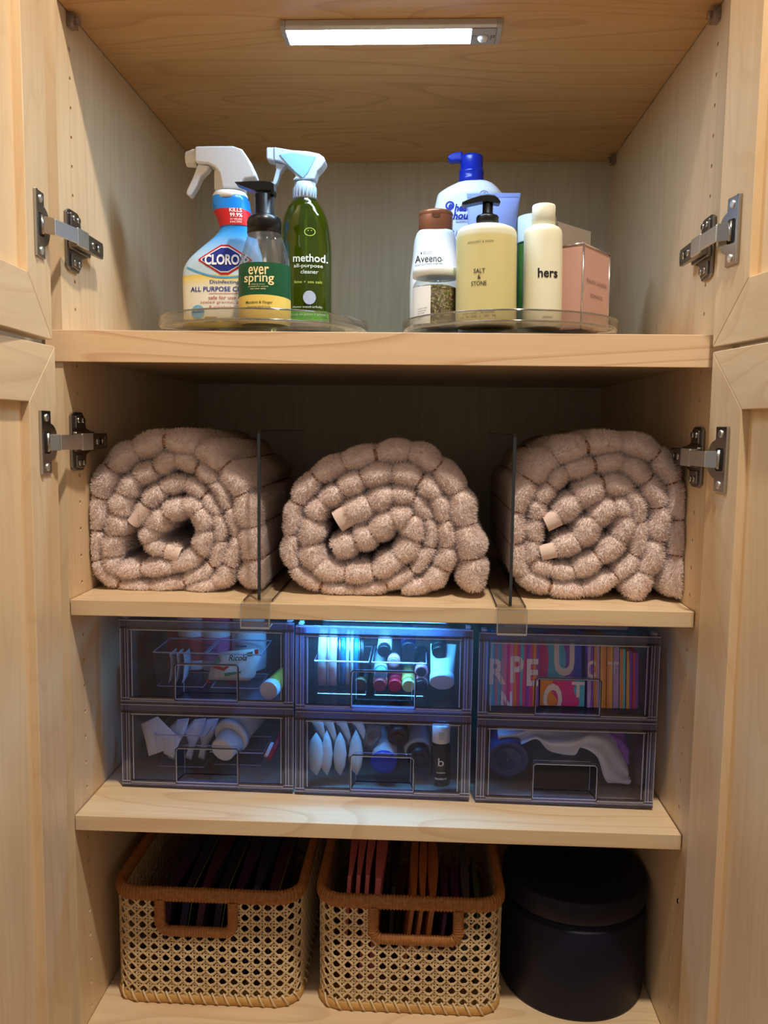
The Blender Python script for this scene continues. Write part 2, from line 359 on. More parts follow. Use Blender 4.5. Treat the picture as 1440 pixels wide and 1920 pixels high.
# hinges: cup flange on the door face, bright link, long arm, winged plate on the side panel
def hinge(fn, side, zc):
    # arm + plate frame: u = into the cabinet (+y), v = off the side panel, z up
    X = lambda v: side*(H-v)
    A = lambda u, v, z: (X(v), u, zc+z+ZO)
    arm = MB()
    arm.prism([(-.026, .008), (.046, .012), (.046, .0165), (-.004, .018), (-.026, .018)], lambda u, v, t: A(u, v, t), -.0095, .0095)
    ha = arm.build('hinge', STEELD, cab, .0012); ha['label'] = 'dark nickel concealed hinge'
    pl = MB()
    for s in (-1, 1):
        pts = [(-.026, 0), (-.026, .030), (-.018, .034), (.004, .034), (.012, .026), (.014, .016), (.028, .012), (.030, 0)]
        pl.prism([(u, s*v) for u, v in pts], lambda u, v, t: A(u, t, v), .0003, .0035)
        pl.prism([(u*.8-.003, s*(.013+(v)*.55)) for u, v in [(-.02, .004), (-.02, .03), (.004, .034), (.010, .026), (.010, .004)]], lambda u, v, t: A(u, t, v), .0035, .0060)
    pl.prism(rrect(-.024, -.0115, .030, .0115, .002, 2), lambda u, v, t: A(u, t, v), .0035, .0078)
    pl.build('mounting_plate', STEELD, ha, .0008)
    for s in (-1, 1):
        sc_ = MB()
        for u in (-.013, -.001):
            sc_.lathe([(.0038, 0), (.0038, .0014), (.003, .0022), (.0014, .0012)], 14)
            off = len(sc_.v)-4*14
            for i in range(off, len(sc_.v)):
                x, y, z = sc_.v[i]; sc_.v[i] = A(u+x, .0058+z, s*.0245+y)
        sc_.build('plate_screw', STEEL, ha)
    for u in (.014, .031):
        sc_ = MB(); sc_.lathe([(.0042, -.003), (.0042, .0008), (.003, .0012), (.0012, .0003)], 14)
        for i in range(len(sc_.v)):
            x, y, z = sc_.v[i]; sc_.v[i] = A(u+x, .0168+z+(.0003 if u > .02 else .0008), y)
        sc_.build('arm_screw', STEEL, ha)
    sl = MB(); sl.box((.0195, .0168, -.004), (.0255, .01775, .004), fn=A); sl.build('arm_slot', DARKHOLE, ha)
    for k in range(4):
        MB().box((.038+k*.0018, .0163, -.006), (.0388+k*.0018, .0171, .006), fn=A).build('arm_rib', STEEL, ha)
    # cup flange on the door (s from hinge edge, t off the face)
    D = lambda s_, t, z: fn(s_, t, zc+z)
    fl = MB()
    out = [(.019, -.034), (.041, -.034), (.041, .034), (.019, .034), (.019, .0215)]
    out += [(.0205-.0175*math.cos(math.radians(a)), -.0205*math.sin(math.radians(a))) for a in range(-84, 85, 12)]
    out += [(.019, -.0215)]
    fl.prism(out, lambda u, v, t: D(u, t, v), 0, .0022)
    fl.box((.0375, .0, -.034), (.0425, .0034, .034), fn=D)
    fl.build('cup_flange', STEEL, ha, .0007)
    cu = MB(); cu.prism(rrect(.0215, -.0120, .0355, .0120, .003, 4), lambda u, v, t: D(u, t, v), .0021, .0026); cu.build('cup_mouth', DARKHOLE, ha)
    for s in (-1, 1):
        sc_ = MB(); sc_.lathe([(.0042, 0), (.0042, .001), (.003, .0018), (.0012, .0008)], 14)
        for i in range(len(sc_.v)):
            x, y, z = sc_.v[i]; sc_.v[i] = D(.0290+x, .0020+z, s*.0265+y)
        sc_.build('flange_screw', BRIGHT, ha)
    # link from the cup to the arm
    a0 = Vector(D(.0290, .003, 0)); a1 = Vector(D(.0200, .0125, 0)); a2 = Vector(A(-.034, .0185, 0)); a3 = Vector(A(-.006, .0192, 0))
    for nm, p, q, hw, m in (('link', a1, a2, .0082, BRIGHT), ('link', a2, a3, .0096, BRIGHT), ('link', a0, a1, .0088, STEEL)):
        dv = (q-p).normalized(); nn = Vector((dv.y, -dv.x, 0))*.0011
        k = MB(); vs = []
        for e in (p, q):
            for s in (1, -1):
                for zz in (-hw, hw): vs.append(e+nn*s+Vector((0, 0, zz)))
        k.add(vs, [(0, 1, 3, 2), (4, 6, 7, 5), (0, 4, 5, 1), (2, 3, 7, 6), (0, 2, 6, 4), (1, 5, 7, 3)]); k.build(nm, m, ha, .0005)
    k = MB(); pin = [a0+Vector((0, 0, -.010)), a0+Vector((0, 0, .010))]; k.tube(pin, .0022, 8); k.build('link_pin', STEEL, ha)
hinge(DUL, -1, -.2125)
hinge(DLL, -1, -.4400)
hinge(DUR, 1, -.2180)
hinge(DLR, 1, -.4480)

# adjustable shelves and their clear pins
def shelf(zl, zr, th, yl, yr, yb, label, mat, group=None):
    mb = MB(); x = H-.0012
    v = [(-x, yl, zl-th), (x, yr, zr-th), (x, yb, zr-th), (-x, yb, zl-th), (-x, yl, zl), (x, yr, zr), (x, yb, zr), (-x, yb, zl)]
    mb.add([W3(q) for q in v], [(0, 3, 2, 1), (4, 5, 6, 7), (0, 1, 5, 4), (1, 2, 6, 5), (2, 3, 7, 6), (3, 0, 4, 7)])
    return tag(mb.build('cabinet_shelf', mat, None, .0007), label, 'shelf')
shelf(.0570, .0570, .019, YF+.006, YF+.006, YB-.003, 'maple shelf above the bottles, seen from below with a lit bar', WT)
shelf(-.6220, -.6230, .0185, -.0370, -.0225, YB-.048, 'maple shelf carrying the three rolled towels', WX)
shelf(-.8815, -.8905, .0185, -.0390, -.0180, YB-.003, 'maple shelf carrying the six clear drawer boxes', WX)
PIN = clear('clear_pin', (215, 205, 195), .12, .1, haze=.18)
def pin(side, y, z, lab):
    t = thing('shelf_pin', lab, 'shelf pin', (side*H, y, z+ZO), group='clear shelf pins')
    s = -side
    k = MB(); k.prism(rrect(-.0075, -.016, .0075, -.0012, .002, 3), lambda u, v, tt: (s*tt, u, v), .0003, .0085); k.build('bracket', PIN, t, .0008)
    k = MB(); k.tube([(s*.0085, 0, -.008), (s*.0125, 0, -.008)], .0045, 12); k.build('boss', PIN, t)
_s = ptz(1269.5, 1690, -1.0); _k = MB(); _k.lathe([(.0035, 0), (.0034, .0008), (.0026, .0014), (.0010, .0008)], 16)
_w = pt(1269.5, 1690, -.016); _k.v = [(H-z, -.016+x, _w.z+y+ZO) for x, y, z in _k.v]; _k.build('side_screw', STEEL, cab)
pin(-1, .0, .038, 'clear plastic pin under the top shelf, front corner, upper left of photo')
pin(1, .0, .038, 'clear plastic pin under the top shelf, front corner, upper right of photo')
pin(-1, .4823, .038, 'clear plastic pin under top shelf at back, behind the white trigger sprayer')
pin(1, .4823, .038, 'clear plastic pin under top shelf at back, above the pink box')
# ------------------------------------------------------------------ light bars
ALU = pmat('light_housing', (196, 194, 190), .4, .6)
GREYCAP = pmat('light_end_cap', (168, 164, 158), .5)
def light_bar(x0, x1, y0, y1, ztop, strength, label, col=(190, 226, 255)):
    t = thing('light_bar', label, 'lamp', ((x0+x1)/2, (y0+y1)/2, ztop+ZO))
    hx, hy = (x1-x0)/2, (y1-y0)/2
    k = MB(); k.prism([(-hy, 0), (hy, 0), (hy, -.0065), (hy-.004, -.0095), (-hy+.004, -.0095), (-hy, -.0065)], lambda u, v, q: (q, u, v), -hx+.006, hx-.006); k.build('housing', ALU, t, .0006)
    for s in (-1, 1):
        k = MB(); k.prism([(-hy-.0004, 0), (hy+.0004, 0), (hy+.0004, -.007), (hy-.004, -.0101), (-hy+.004, -.0101), (-hy-.0004, -.007)], lambda u, v, q: (q, u, v), s*hx-.0061*(s > 0), s*hx+.0061*(s < 0)); k.build('end_cap', GREYCAP, t, .0008)
    em = bpy.data.materials.new('lit_diffuser'); em.use_nodes = True; b = em.node_tree.nodes['Principled BSDF']
    b.inputs['Base Color'].default_value = (.9, .9, .9, 1); b.inputs['Emission Color'].default_value = srgb(*col); b.inputs['Emission Strength'].default_value = strength
    k = MB(); k.prism([(-hy+.0045, -.0090), (hy-.0045, -.0090), (hy-.0047, -.0098), (-hy+.0047, -.0098)], lambda u, v, q: (q, u, v), -hx+.0065, hx-.0345); k.build('diffuser', em, t)
    k = MB(); k.box((hx-.034, -hy+.003, -.0104), (hx-.0062, hy-.003, -.0094)); k.build('sensor_plate', GREYCAP, t, .0004)
    k = MB(); k.lathe([(.0062, 0), (.006, -.002), (.0045, -.0042), (.002, -.0054), (0.0001, -.0057)], 20)
    k.v = [(x+hx-.0205, y, z-.0104) for x, y, z in k.v]; k.build('motion_sensor', pmat('sensor_dome', (224, 226, 232), .35), t)
    mk = pmat('sensor_marks', (70, 66, 62), .6)
    k = MB()
    for (a, b_, c, d) in ((-.0115, .004, -.0109, -.006), (-.0115, .0034, -.0072, .004), (-.0115, -.001, -.0072, -.0004), (-.0078, -.0004, -.0072, .0034)): k.box((hx+a, -d, -.0107), (hx+c, -b_, -.01035))
    for (a, b_, c, d) in ((-.0325, .004, -.0319, -.006), (-.0325, .0034, -.0285, .004), (-.0291, -.0, -.0285, .0034)): k.box((hx+a, -d, -.0107), (hx+c, -b_, -.01035))
    k.build('switch_marks', mk, t)
    return t
light_bar(-.1235, .1275, .0185, .0625, .0378, 66.0, 'slim lit motion-sensor light bar under the top shelf')
light_bar(-.105, .105, .052, .092, -.6418, 95.0, 'slim lit light bar under the towel shelf above the clear drawers', col=(84, 190, 255))

# ------------------------------------------------------------------ lofted bottles
class Loft:
    """stack of superellipse slices (z, cx, hx, hy) about depth cy, absolute coordinates"""
    def __init__(s, rows, cy, pw=2.0, n=40, sub=4):
        s.cy, s.pw, s.n = cy, pw, n
        P = [Vector((z, cx, hx, hy)) for z, cx, hx, hy in rows]
        out = []
        for i in range(len(P)-1):
            a, b, c, d = P[max(i-1, 0)], P[i], P[i+1], P[min(i+2, len(P)-1)]
            for j in range(sub):
                t = j/sub; v = .5*((2*b)+(c-a)*t+(2*a-5*b+4*c-d)*t*t+(3*b-a-3*c+d)*t**3)
                v = Vector((b[0]+(c[0]-b[0])*t, v[1], v[2], v[3])); out.append(v)
        out.append(P[-1]); s.rows = out
        s.zz = np.array([r[0] for r in out])
        o = np.argsort(s.zz); s.zs = s.zz[o]; s.tab = np.array([[r[1], r[2], r[3]] for r in out])[o]
    def at(s, z): return [float(np.interp(z, s.zs, s.tab[:, k])) for k in range(3)]
    def mesh(s, mb, off=0.0, mi=0, cap=True, z0=None, z1=None):
        n = s.n; vs = []; R = [r for r in s.rows if (z0 is None or r[0] >= z0-1e-9) and (z1 is None or r[0] <= z1+1e-9)]
        for z, cx, hx, hy in R:
            for i in range(n):
                a = 2*math.pi*i/n; ca, sa = math.cos(a), math.sin(a)
                ca, sa = math.copysign(abs(ca)**(2/s.pw), ca), math.copysign(abs(sa)**(2/s.pw), sa)
                vs.append((cx+max(hx+off, 1e-4)*ca, s.cy+max(hy+off, 1e-4)*sa, z+ZO))
        k = len(R); fs = [(j*n+i, j*n+(i+1) % n, (j+1)*n+(i+1) % n, (j+1)*n+i) for j in range(k-1) for i in range(n)]
        mb.add(vs, fs, mi, True)
        if cap:
            o = len(mb.v)-len(vs); mb.f += [tuple(o+i for i in range(n)), tuple(o+(k-1)*n+i for i in range(n))]; mb.m += [mi]*2; mb.sm += [False]*2
        return mb
    def front(s, x, z, off=.0004):
        cx, hx, hy = s.at(z); q = min(abs(x-cx)/hx, .995)
        return (x, s.cy-hy*(1-q**s.pw)**(1/s.pw)-off, z+ZO)
    def side(s, a, z, off=.0004):
        """point at angle a from the front (radians, + to the right)"""
        cx, hx, hy = s.at(z); ca, sa = math.sin(a), -math.cos(a)
        ca, sa = math.copysign(abs(ca)**(2/s.pw), ca), math.copysign(abs(sa)**(2/s.pw), sa)
        return (cx+(hx+off)*ca, s.cy+(hy+off)*sa, z+ZO)
    def wrap(s, mb, a0, a1, zt, zb, nu=24, nv=6, mi=0, off=.0004):
        A0, A1 = math.radians(a0), math.radians(a1)
        def fn(u, v):
            a = A0+(A1-A0)*u; t = zt(a) if callable(zt) else zt; b = zb(a) if callable(zb) else zb
            return s.side(a, b+(t-b)*v, off)
        return mb.grid(fn, nu, nv, mi)
def rows_px(y, rows, dep=1.0, base=None):
    """[(py, xl, xr[, half-depth px])] at depth y -> slices; dep scales depth against width"""
    out = []
    for r in rows:
        a = pt(r[1], r[0], y); b = pt(r[2], r[0], y); hx = (b.x-a.x)/2; hy = r[3]*mpp(y) if len(r) > 3 else hx*dep
        a = pt(r[1], r[0], y-.7*hy); b = pt(r[2], r[0], y-.7*hy); xc = (pt(r[1], r[0], y).x+pt(r[2], r[0], y).x)/2
        out.append([(a.z+b.z)/2, xc, hx, hy])
    if base is not None: out[-1][0] = base
    out = out[::-1]
    return [tuple(o) for o in out]
class Ink:
    """flat print on a front surface; positions in photo pixels at depth yp"""
    def __init__(s, fn, yp): s.fn, s.yp = fn, yp
    def P(s, px, py, off=.0005):
        p = pt(px, py, s.yp); return s.fn(p.x, p.z, off)
    def text(s, mb, body, cx, cy, w, h, mi=0, off=.0006, bold=0.0, shear=0.0, space=1.0, rot=0.0):
        vs, fs = text_tris(body, 1.0, bold=bold, shear=shear, space=space)
        xs = [v[0] for v in vs]; ys = [v[1] for v in vs]; x0, x1, y0, y1 = min(xs), max(xs), min(ys), max(ys)
        out = []
        for v in vs:
            u = ((v[0]-(x0+x1)/2)/(x1-x0))*w; t = ((v[1]-(y0+y1)/2)/(y1-y0))*h
            out.append(s.P(cx+u*math.cos(rot)-t*math.sin(rot)*0, cy-t+u*math.sin(rot), off))
        mb.add(out, fs, mi); return mb
    def poly(s, mb, pts, mi=0, off=.0004, cuts=3):
        bm = bmesh.new(); vs = [bm.verts.new((p[0], p[1], 0)) for p in pts]; bm.faces.new(vs)
        bmesh.ops.triangulate(bm, faces=bm.faces)
        if cuts: bmesh.ops.subdivide_edges(bm, edges=bm.edges, cuts=cuts, use_grid_fill=True)
        bm.verts.index_update()
        mb.add([s.P(v.co.x, v.co.y, off) for v in bm.verts], [tuple(v.index for v in f.verts) for f in bm.faces], mi)
        bm.free(); return mb
    def disc(s, mb, cx, cy, rx, ry, mi=0, off=.0004, n=24, ring=0):
        if ring:
            a = [(cx+rx*math.cos(2*math.pi*i/n), cy+ry*math.sin(2*math.pi*i/n)) for i in range(n)]; k = 1-ring
            b = [(cx+rx*k*math.cos(2*math.pi*i/n), cy+ry*k*math.sin(2*math.pi*i/n)) for i in range(n)]
            mb.add([s.P(*p, off) for p in a+b], [(i, (i+1) % n, n+(i+1) % n, n+i) for i in range(n)], mi)
        else: s.poly(mb, [(cx+rx*math.cos(2*math.pi*i/n), cy+ry*math.sin(2*math.pi*i/n)) for i in range(n)], mi, off, 1)
        return mb
def slab_px(mb, poly, y, half, mi=0, smooth=False):
    """outline in pixels at depth y, thickness 2*half metres"""
    P = [pt(a, b, y) for a, b in poly]
    mb.prism([(p.x, p.z) for p in P], lambda u, v, t: (u, t, v+ZO), y-half, y+half, mi, smooth)
    return mb
def ring(mb, cx, cy, prof, n=32, sx=1, sy=1, mi=0): return mb.lathe([(r, z+ZO) for r, z in prof], n, (cx, cy), sx, sy, mi)

# ------------------------------------------------------------------ turntables
TF = -.3000                                   # tray floor
ACR = clear('clear_acrylic', (236, 233, 226), .05, .06, haze=.04)
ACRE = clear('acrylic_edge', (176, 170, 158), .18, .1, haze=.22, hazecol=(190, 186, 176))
def turntable(px, R, label):
    c = pt(px, 611, .097)
    t = thing('turntable', label, 'turntable', (c.x, .097, -.3155+ZO), group='clear turntables')
    k = MB(); k.lathe([(.0001, .0135), (R-.004, .0135), (R-.0015, .0145), (R, .018), (R, .0255), (R-.0012, .0268), (R-.0024, .0255), (R-.0026, .0185), (R-.005, .0155), (.0001, .0155)], 72); k.build('tray', ACR, t)
    k = MB(); k.tube([((R-.0012)*math.cos(a), (R-.0012)*math.sin(a), .0262) for a in [2*math.pi*i/72 for i in range(72)]], .0010, 6, closed=True); k.build('rim', ACRE, t)
    k = MB(); k.tube([((R-.004)*math.cos(a), (R-.004)*math.sin(a), .0145) for a in [2*math.pi*i/72 for i in range(72)]], .0014, 6, closed=True); k.build('lower_edge', ACRE, t)
    k = MB(); k.lathe([(R*.80, .0), (R*.80, .003), (R*.78, .005), (R*.5, .007), (R*.5, .0133), (.0001, .0133)], 60); k.build('base', ACR, t)
    return t
turntable(497, .1310, 'clear acrylic turntable under the cleaning sprays')
turntable(954, .1335, 'clear acrylic turntable under the shampoo bottles and pink box')

# ------------------------------------------------------------------ white trigger spray bottle, blue and yellow label
def bottle_white_spray():
    y = .098; t = thing('spray_bottle', 'white trigger spray bottle with blue neck and red diamond logo', 'spray bottle')
    rows = [(366, 401, 464, 30), (372, 400, 467, 31), (384, 400, 469, 31), (396, 404, 471, 31), (408, 410, 473, 31), (420, 414, 475, 31), (430, 414, 478, 31), (440, 406, 481, 32), (452, 392, 484, 34), (466, 375, 488, 36), (482, 358, 492, 38), (498, 348, 495, 39), (512, 345, 497, 39), (540, 345, 497, 39), (580, 346, 496, 39), (604, 347, 495, 38), (612, 351, 491, 34)]
    lf = Loft(rows_px(y, rows, base=TF), y, 2.7, 48)
    m = bpy.data.materials.new('bleach_bottle_print'); m.use_nodes = True; nt = m.node_tree; b = nt.nodes['Principled BSDF']; b.inputs['Roughness'].default_value = .3
    tc = nt.nodes.new('ShaderNodeTexCoord'); sp = nt.nodes.new('ShaderNodeSeparateXYZ'); nt.links.new(tc.outputs['Object'], sp.inputs[0])
    zt, zb = lf.zs[-1]+ZO, lf.zs[0]+ZO
    mr = nt.nodes.new('ShaderNodeMapRange'); mr.inputs[1].default_value = zb; mr.inputs[2].default_value = zt; nt.links.new(sp.outputs['Z'], mr.inputs[0])
    rp = nt.nodes.new('ShaderNodeValToRGB'); el = rp.color_ramp.elements
    stops = [(0.0, (238, 205, 40)), (.07, (240, 214, 60)), (.10, (244, 240, 222)), (.31, (241, 237, 220)), (.37, (244, 226, 150)), (.40, (240, 206, 92)), (.405, (206, 228, 244)), (.56, (170, 208, 240)), (.70, (60, 160, 238)), (.78, (16, 132, 232)), (1.0, (16, 132, 232))]
    el[0].position, el[0].color = stops[0][0], srgb(*stops[0][1]); el[1].position, el[1].color = stops[-1][0], srgb(*stops[-1][1])
    for p, c in stops[1:-1]: q = el.new(p); q.color = srgb(*c)
    nt.links.new(mr.outputs[0], rp.inputs[0]); nt.links.new(rp.outputs[0], b.inputs['Base Color'])
    lf.mesh(MB()).build('body', m, t)
    ink = Ink(lf.front, y-.026)
    RED = pmat('ink_red', (200, 30, 38), .4); NAVY = pmat('ink_navy', (28, 48, 140), .4); WH = pmat('ink_white', (245, 246, 248), .4); SKY = pmat('ink_sky', (70, 170, 232), .4); PINKR = pmat('ink_dull_red', (196, 92, 92), .5); YEL = pmat('ink_yellow', (240, 206, 60), .4)
    k = MB(); lf.wrap(k, -82, 82, lambda a: pt(440, 391-5*math.cos(a), y-.03).z, lambda a: pt(440, 421-3*math.cos(a), y-.03).z, 26, 4, 0, .0006); k.build('neck_band', RED, t)
    k = MB(); ink.text(k, 'KILLS', 440, 391.5, 23, 7.5, 0, .0012, .02); ink.text(k, '99.9%', 441, 401, 23, 8, 0, .0012, .02); ink.text(k, 'OF VIRUSES', 441, 409, 22, 3.6, 0, .0012); ink.text(k, '& BACTERIA', 441, 414, 22, 3.6, 0, .0012); k.build('neck_lettering', WH, t)
    cx, cy = 421, 486.5
    def dia(w, h): return [(cx-w, cy), (cx-w*.98, cy-2), (cx-7, cy-h), (cx+7, cy-h), (cx+w*.98, cy-2), (cx+w, cy), (cx+w*.98, cy+2), (cx+7, cy+h), (cx-7, cy+h), (cx-w*.98, cy+2)]
    lg = MB(); ink.poly(lg, dia(50, 28.5), 0, .0005, 3); ink.poly(lg, dia(45, 24.5), 1, .0009, 3); ink.poly(lg, dia(42, 22), 2, .0013, 3); lg.build('logo', [RED, WH, NAVY], t)
    k = MB(); ink.text(k, 'CLOROX', 424, 487, 80, 20, 0, .0018, .035); k.build('logo_lettering', WH, t)
    # swoosh under the logo and the yellow side wash
    def arc(pts, wv): return [(a, b-wv) for a, b in pts]+[(a, b+wv) for a, b in pts[::-1]]
    sw = smoothpath([(347, 499, 0), (372, 510, 0), (400, 518, 0), (428, 520, 0), (456, 516, 0), (484, 506, 0), (494, 500, 0)], 4)
    k = MB(); S_ = [(q.x, q.y) for q in sw]; n = len(S_)
    k.add([ink.P(a, b-1.6, .0006) for a, b in S_]+[ink.P(a, b+1.6, .0006) for a, b in S_], [(i, i+1, n+i+1, n+i) for i in range(n-1)]); k.build('swoosh', SKY, t)
    k = MB(); ink.text(k, 'Disinfecting', 421, 529.5, 55, 8.5, 0, bold=.012); ink.text(k, 'ALL PURPOSE CLEANER', 423, 542, 134, 9, 0, bold=.014); k.build('product_lettering', NAVY, t)
    k = MB(); ink.poly(k, [(392, 550), (450, 550), (450, 550.9), (392, 550.9)], 0, .0005, 2); ink.text(k, 'safe for use on', 424, 558, 66, 6.5, 0, bold=.012); ink.text(k, 'sealed granite, glazed', 423, 567, 94, 6.5, 0); ink.text(k, '& stainless steel', 424, 575.5, 64, 6.2, 0); k.build('claim_lettering', PINKR, t)
    k = MB(); ink.disc(k, 370.5, 584, 13, 12.5, 0, .0006); ink.text(k, 'BLEACH', 371, 583.5, 21, 5.5, 1, .0012, .015); k.build('round_badge', [pmat('ink_badge', (120, 190, 232), .4), NAVY], t)
    k = MB(); ink.poly(k, [(384, 594), (407, 594), (407, 603), (384, 603)], 0, .0005, 2); ink.poly(k, [(418, 596), (440, 596), (440, 602), (418, 602)], 0, .0005, 2); k.build('small_print', pmat('ink_olive', (170, 150, 50), .5), t)
    # trigger head
    hd = MB(); slab_px(hd, [(371, 281), (400, 280), (441, 280), (458, 286), (469, 302), (478, 321), (483, 334), (479, 339), (463, 341), (458, 346), (460, 360), (421, 358), (419, 345), (416, 330), (407, 319), (396, 313), (373, 311), (370, 306)], y, .0135); hd.build('trigger_head', WHITE, t, .004, 3)
    k = MB(); slab_px(k, [(404.5, 322), (424, 318), (424, 360), (404.5, 360)], y, .009); k.build('pump_cylinder', pmat('aged_white', (226, 222, 208), .4), t, .002)
    k = MB(); slab_px(k, [(374, 311), (396, 314), (392, 322), (379, 335), (372, 351), (360, 370), (355, 370), (352, 365), (354, 358), (365, 335)], y, .008); k.build('trigger', WHITE, t, .002)
    a, b_ = pt(370, 297, y), pt(350, 299, y); m_ = mpp(y)
    k = MB(); k.tube([(a.x, y, a.z+ZO), (a.x-.004, y, a.z+ZO), (b_.x+.002, y, b_.z+ZO), (b_.x, y, b_.z+ZO)], [16.5*m_, 17*m_, 14.5*m_, 13.5*m_], 8, smooth=False); k.build('nozzle_cap', pmat('nozzle_white', (228, 226, 220), .4), t, .001)
    cz0, cz1 = pt(432, 372, y-.014).z, pt(432, 357, y-.014).z; c = pt(432, 364, y)
    k = MB(); ring(k, c.x, y, [(32*m_, cz0), (32*m_, cz0+.006), (29*m_, cz1), (20*m_, cz1+.001)], 36); k.build('collar', WHITE, t)
bottle_white_spray()

# ------------------------------------------------------------------ foaming hand soap with green and yellow label
PET = clear('clear_bottle', (228, 230, 230), .06, .05, haze=.06)
def bottle_soap():
    y = .034; m_ = mpp(y); t = thing('soap_bottle', 'clear foaming soap bottle with black pump and green-yellow label', 'soap bottle')
    rows = [(433, 466, 527), (440, 464, 529), (450, 461, 533), (465, 456, 538), (480, 452, 541), (495, 449.5, 543.5), (540, 449, 544), (600, 449.5, 544), (608, 452, 541)]
    lf = Loft(rows_px(y, rows, base=TF), y, 2.0, 44); lf.mesh(MB()).build('body', PET, t)
    zl = pt(496, 492, y-.03).z; li = Loft([r for r in rows_px(y, rows, base=TF+.001) if r[0] < zl], y, 2.0, 32); li.mesh(MB(), -.0016).build('soap', clear('soap_liquid', (250, 232, 170), .02, .2, haze=.3, hazecol=(250, 236, 180)), t)
    k = MB(); c = pt(496, 500, y); k.tube([(c.x, y, TF+.004+ZO), (c.x, y, pt(496, 440, y).z+ZO)], .0026, 8); k.build('dip_tube', pmat('dip_tube', (214, 216, 214), .4), t)
    GR = pmat('label_green', (10, 84, 48), .45); YE = pmat('label_yellow', (244, 216, 112), .45); CRM = pmat('ink_cream', (250, 236, 178), .45); INK = pmat('ink_dark', (40, 38, 34), .5)
    zz = lambda py: pt(496, py, y-.03).z
    k = MB(); lf.wrap(k, -100, 100, lambda a: zz(552+4*(1-math.cos(a))), zz(605.5), 32, 5, 0, .0004); k.build('label_lower', YE, t)
    k = MB(); lf.wrap(k, -100, 100, zz(491), lambda a: zz(552+4*(1-math.cos(a)))+.00005, 32, 5, 0, .0005); k.build('label_upper', GR, t)
    ink = Ink(lf.front, y-.030)
    k = MB(); ink.text(k, 'ever', 484.5, 507, 39, 15, 0, .0010, .012); ink.text(k, 'spring', 484.5, 523, 57, 22, 0, .0010, .014); ink.text(k, 'Clean by nature.', 484, 533, 26, 3.2, 0, .001); ink.text(k, 'packaged for people', 484, 537, 38, 3.2, 0, .001); ink.text(k, 'that never settle.', 484, 541, 30, 3.2, 0, .001); k.build('label_lettering', CRM, t)
    k = MB(); ink.text(k, 'Mandarin & Ginger', 485, 567, 51, 6.5, 0, .0009, .006); ink.text(k, 'Foaming Hand Soap', 485, 575, 43, 4.6, 0, .0009); ink.text(k, '10 FL OZ (295 mL)', 484, 601, 30, 4, 0, .0009); k.build('scent_lettering', INK, t)
    c = pt(495.5, 420, y); z = lambda py: pt(496, py, y-.014).z
    k = MB(); ring(k, c.x, y, [(31.5*m_, z(434)), (31.5*m_, z(412)), (30*m_, z(405)), (25*m_, z(400)), (18*m_, z(397)), (17.5*m_, z(360))], 40); k.build('pump_collar', BLACK, t)
    k = MB(); ring(k, c.x, y, [(30*m_, z(437)), (30*m_, z(433))], 40); k.build('neck_ring', pmat('neck_ring', (120, 116, 112), .4), t)
    k = MB(); slab_px(k, [(442, 345), (470, 343.5), (498, 343), (512, 344.5), (516, 348), (516.5, 360), (514, 369), (511.5, 362), (480, 361), (463, 355), (446, 348)], y, 15*m_); k.build('pump_head', BLACK, t, .0035, 3)
bottle_soap()

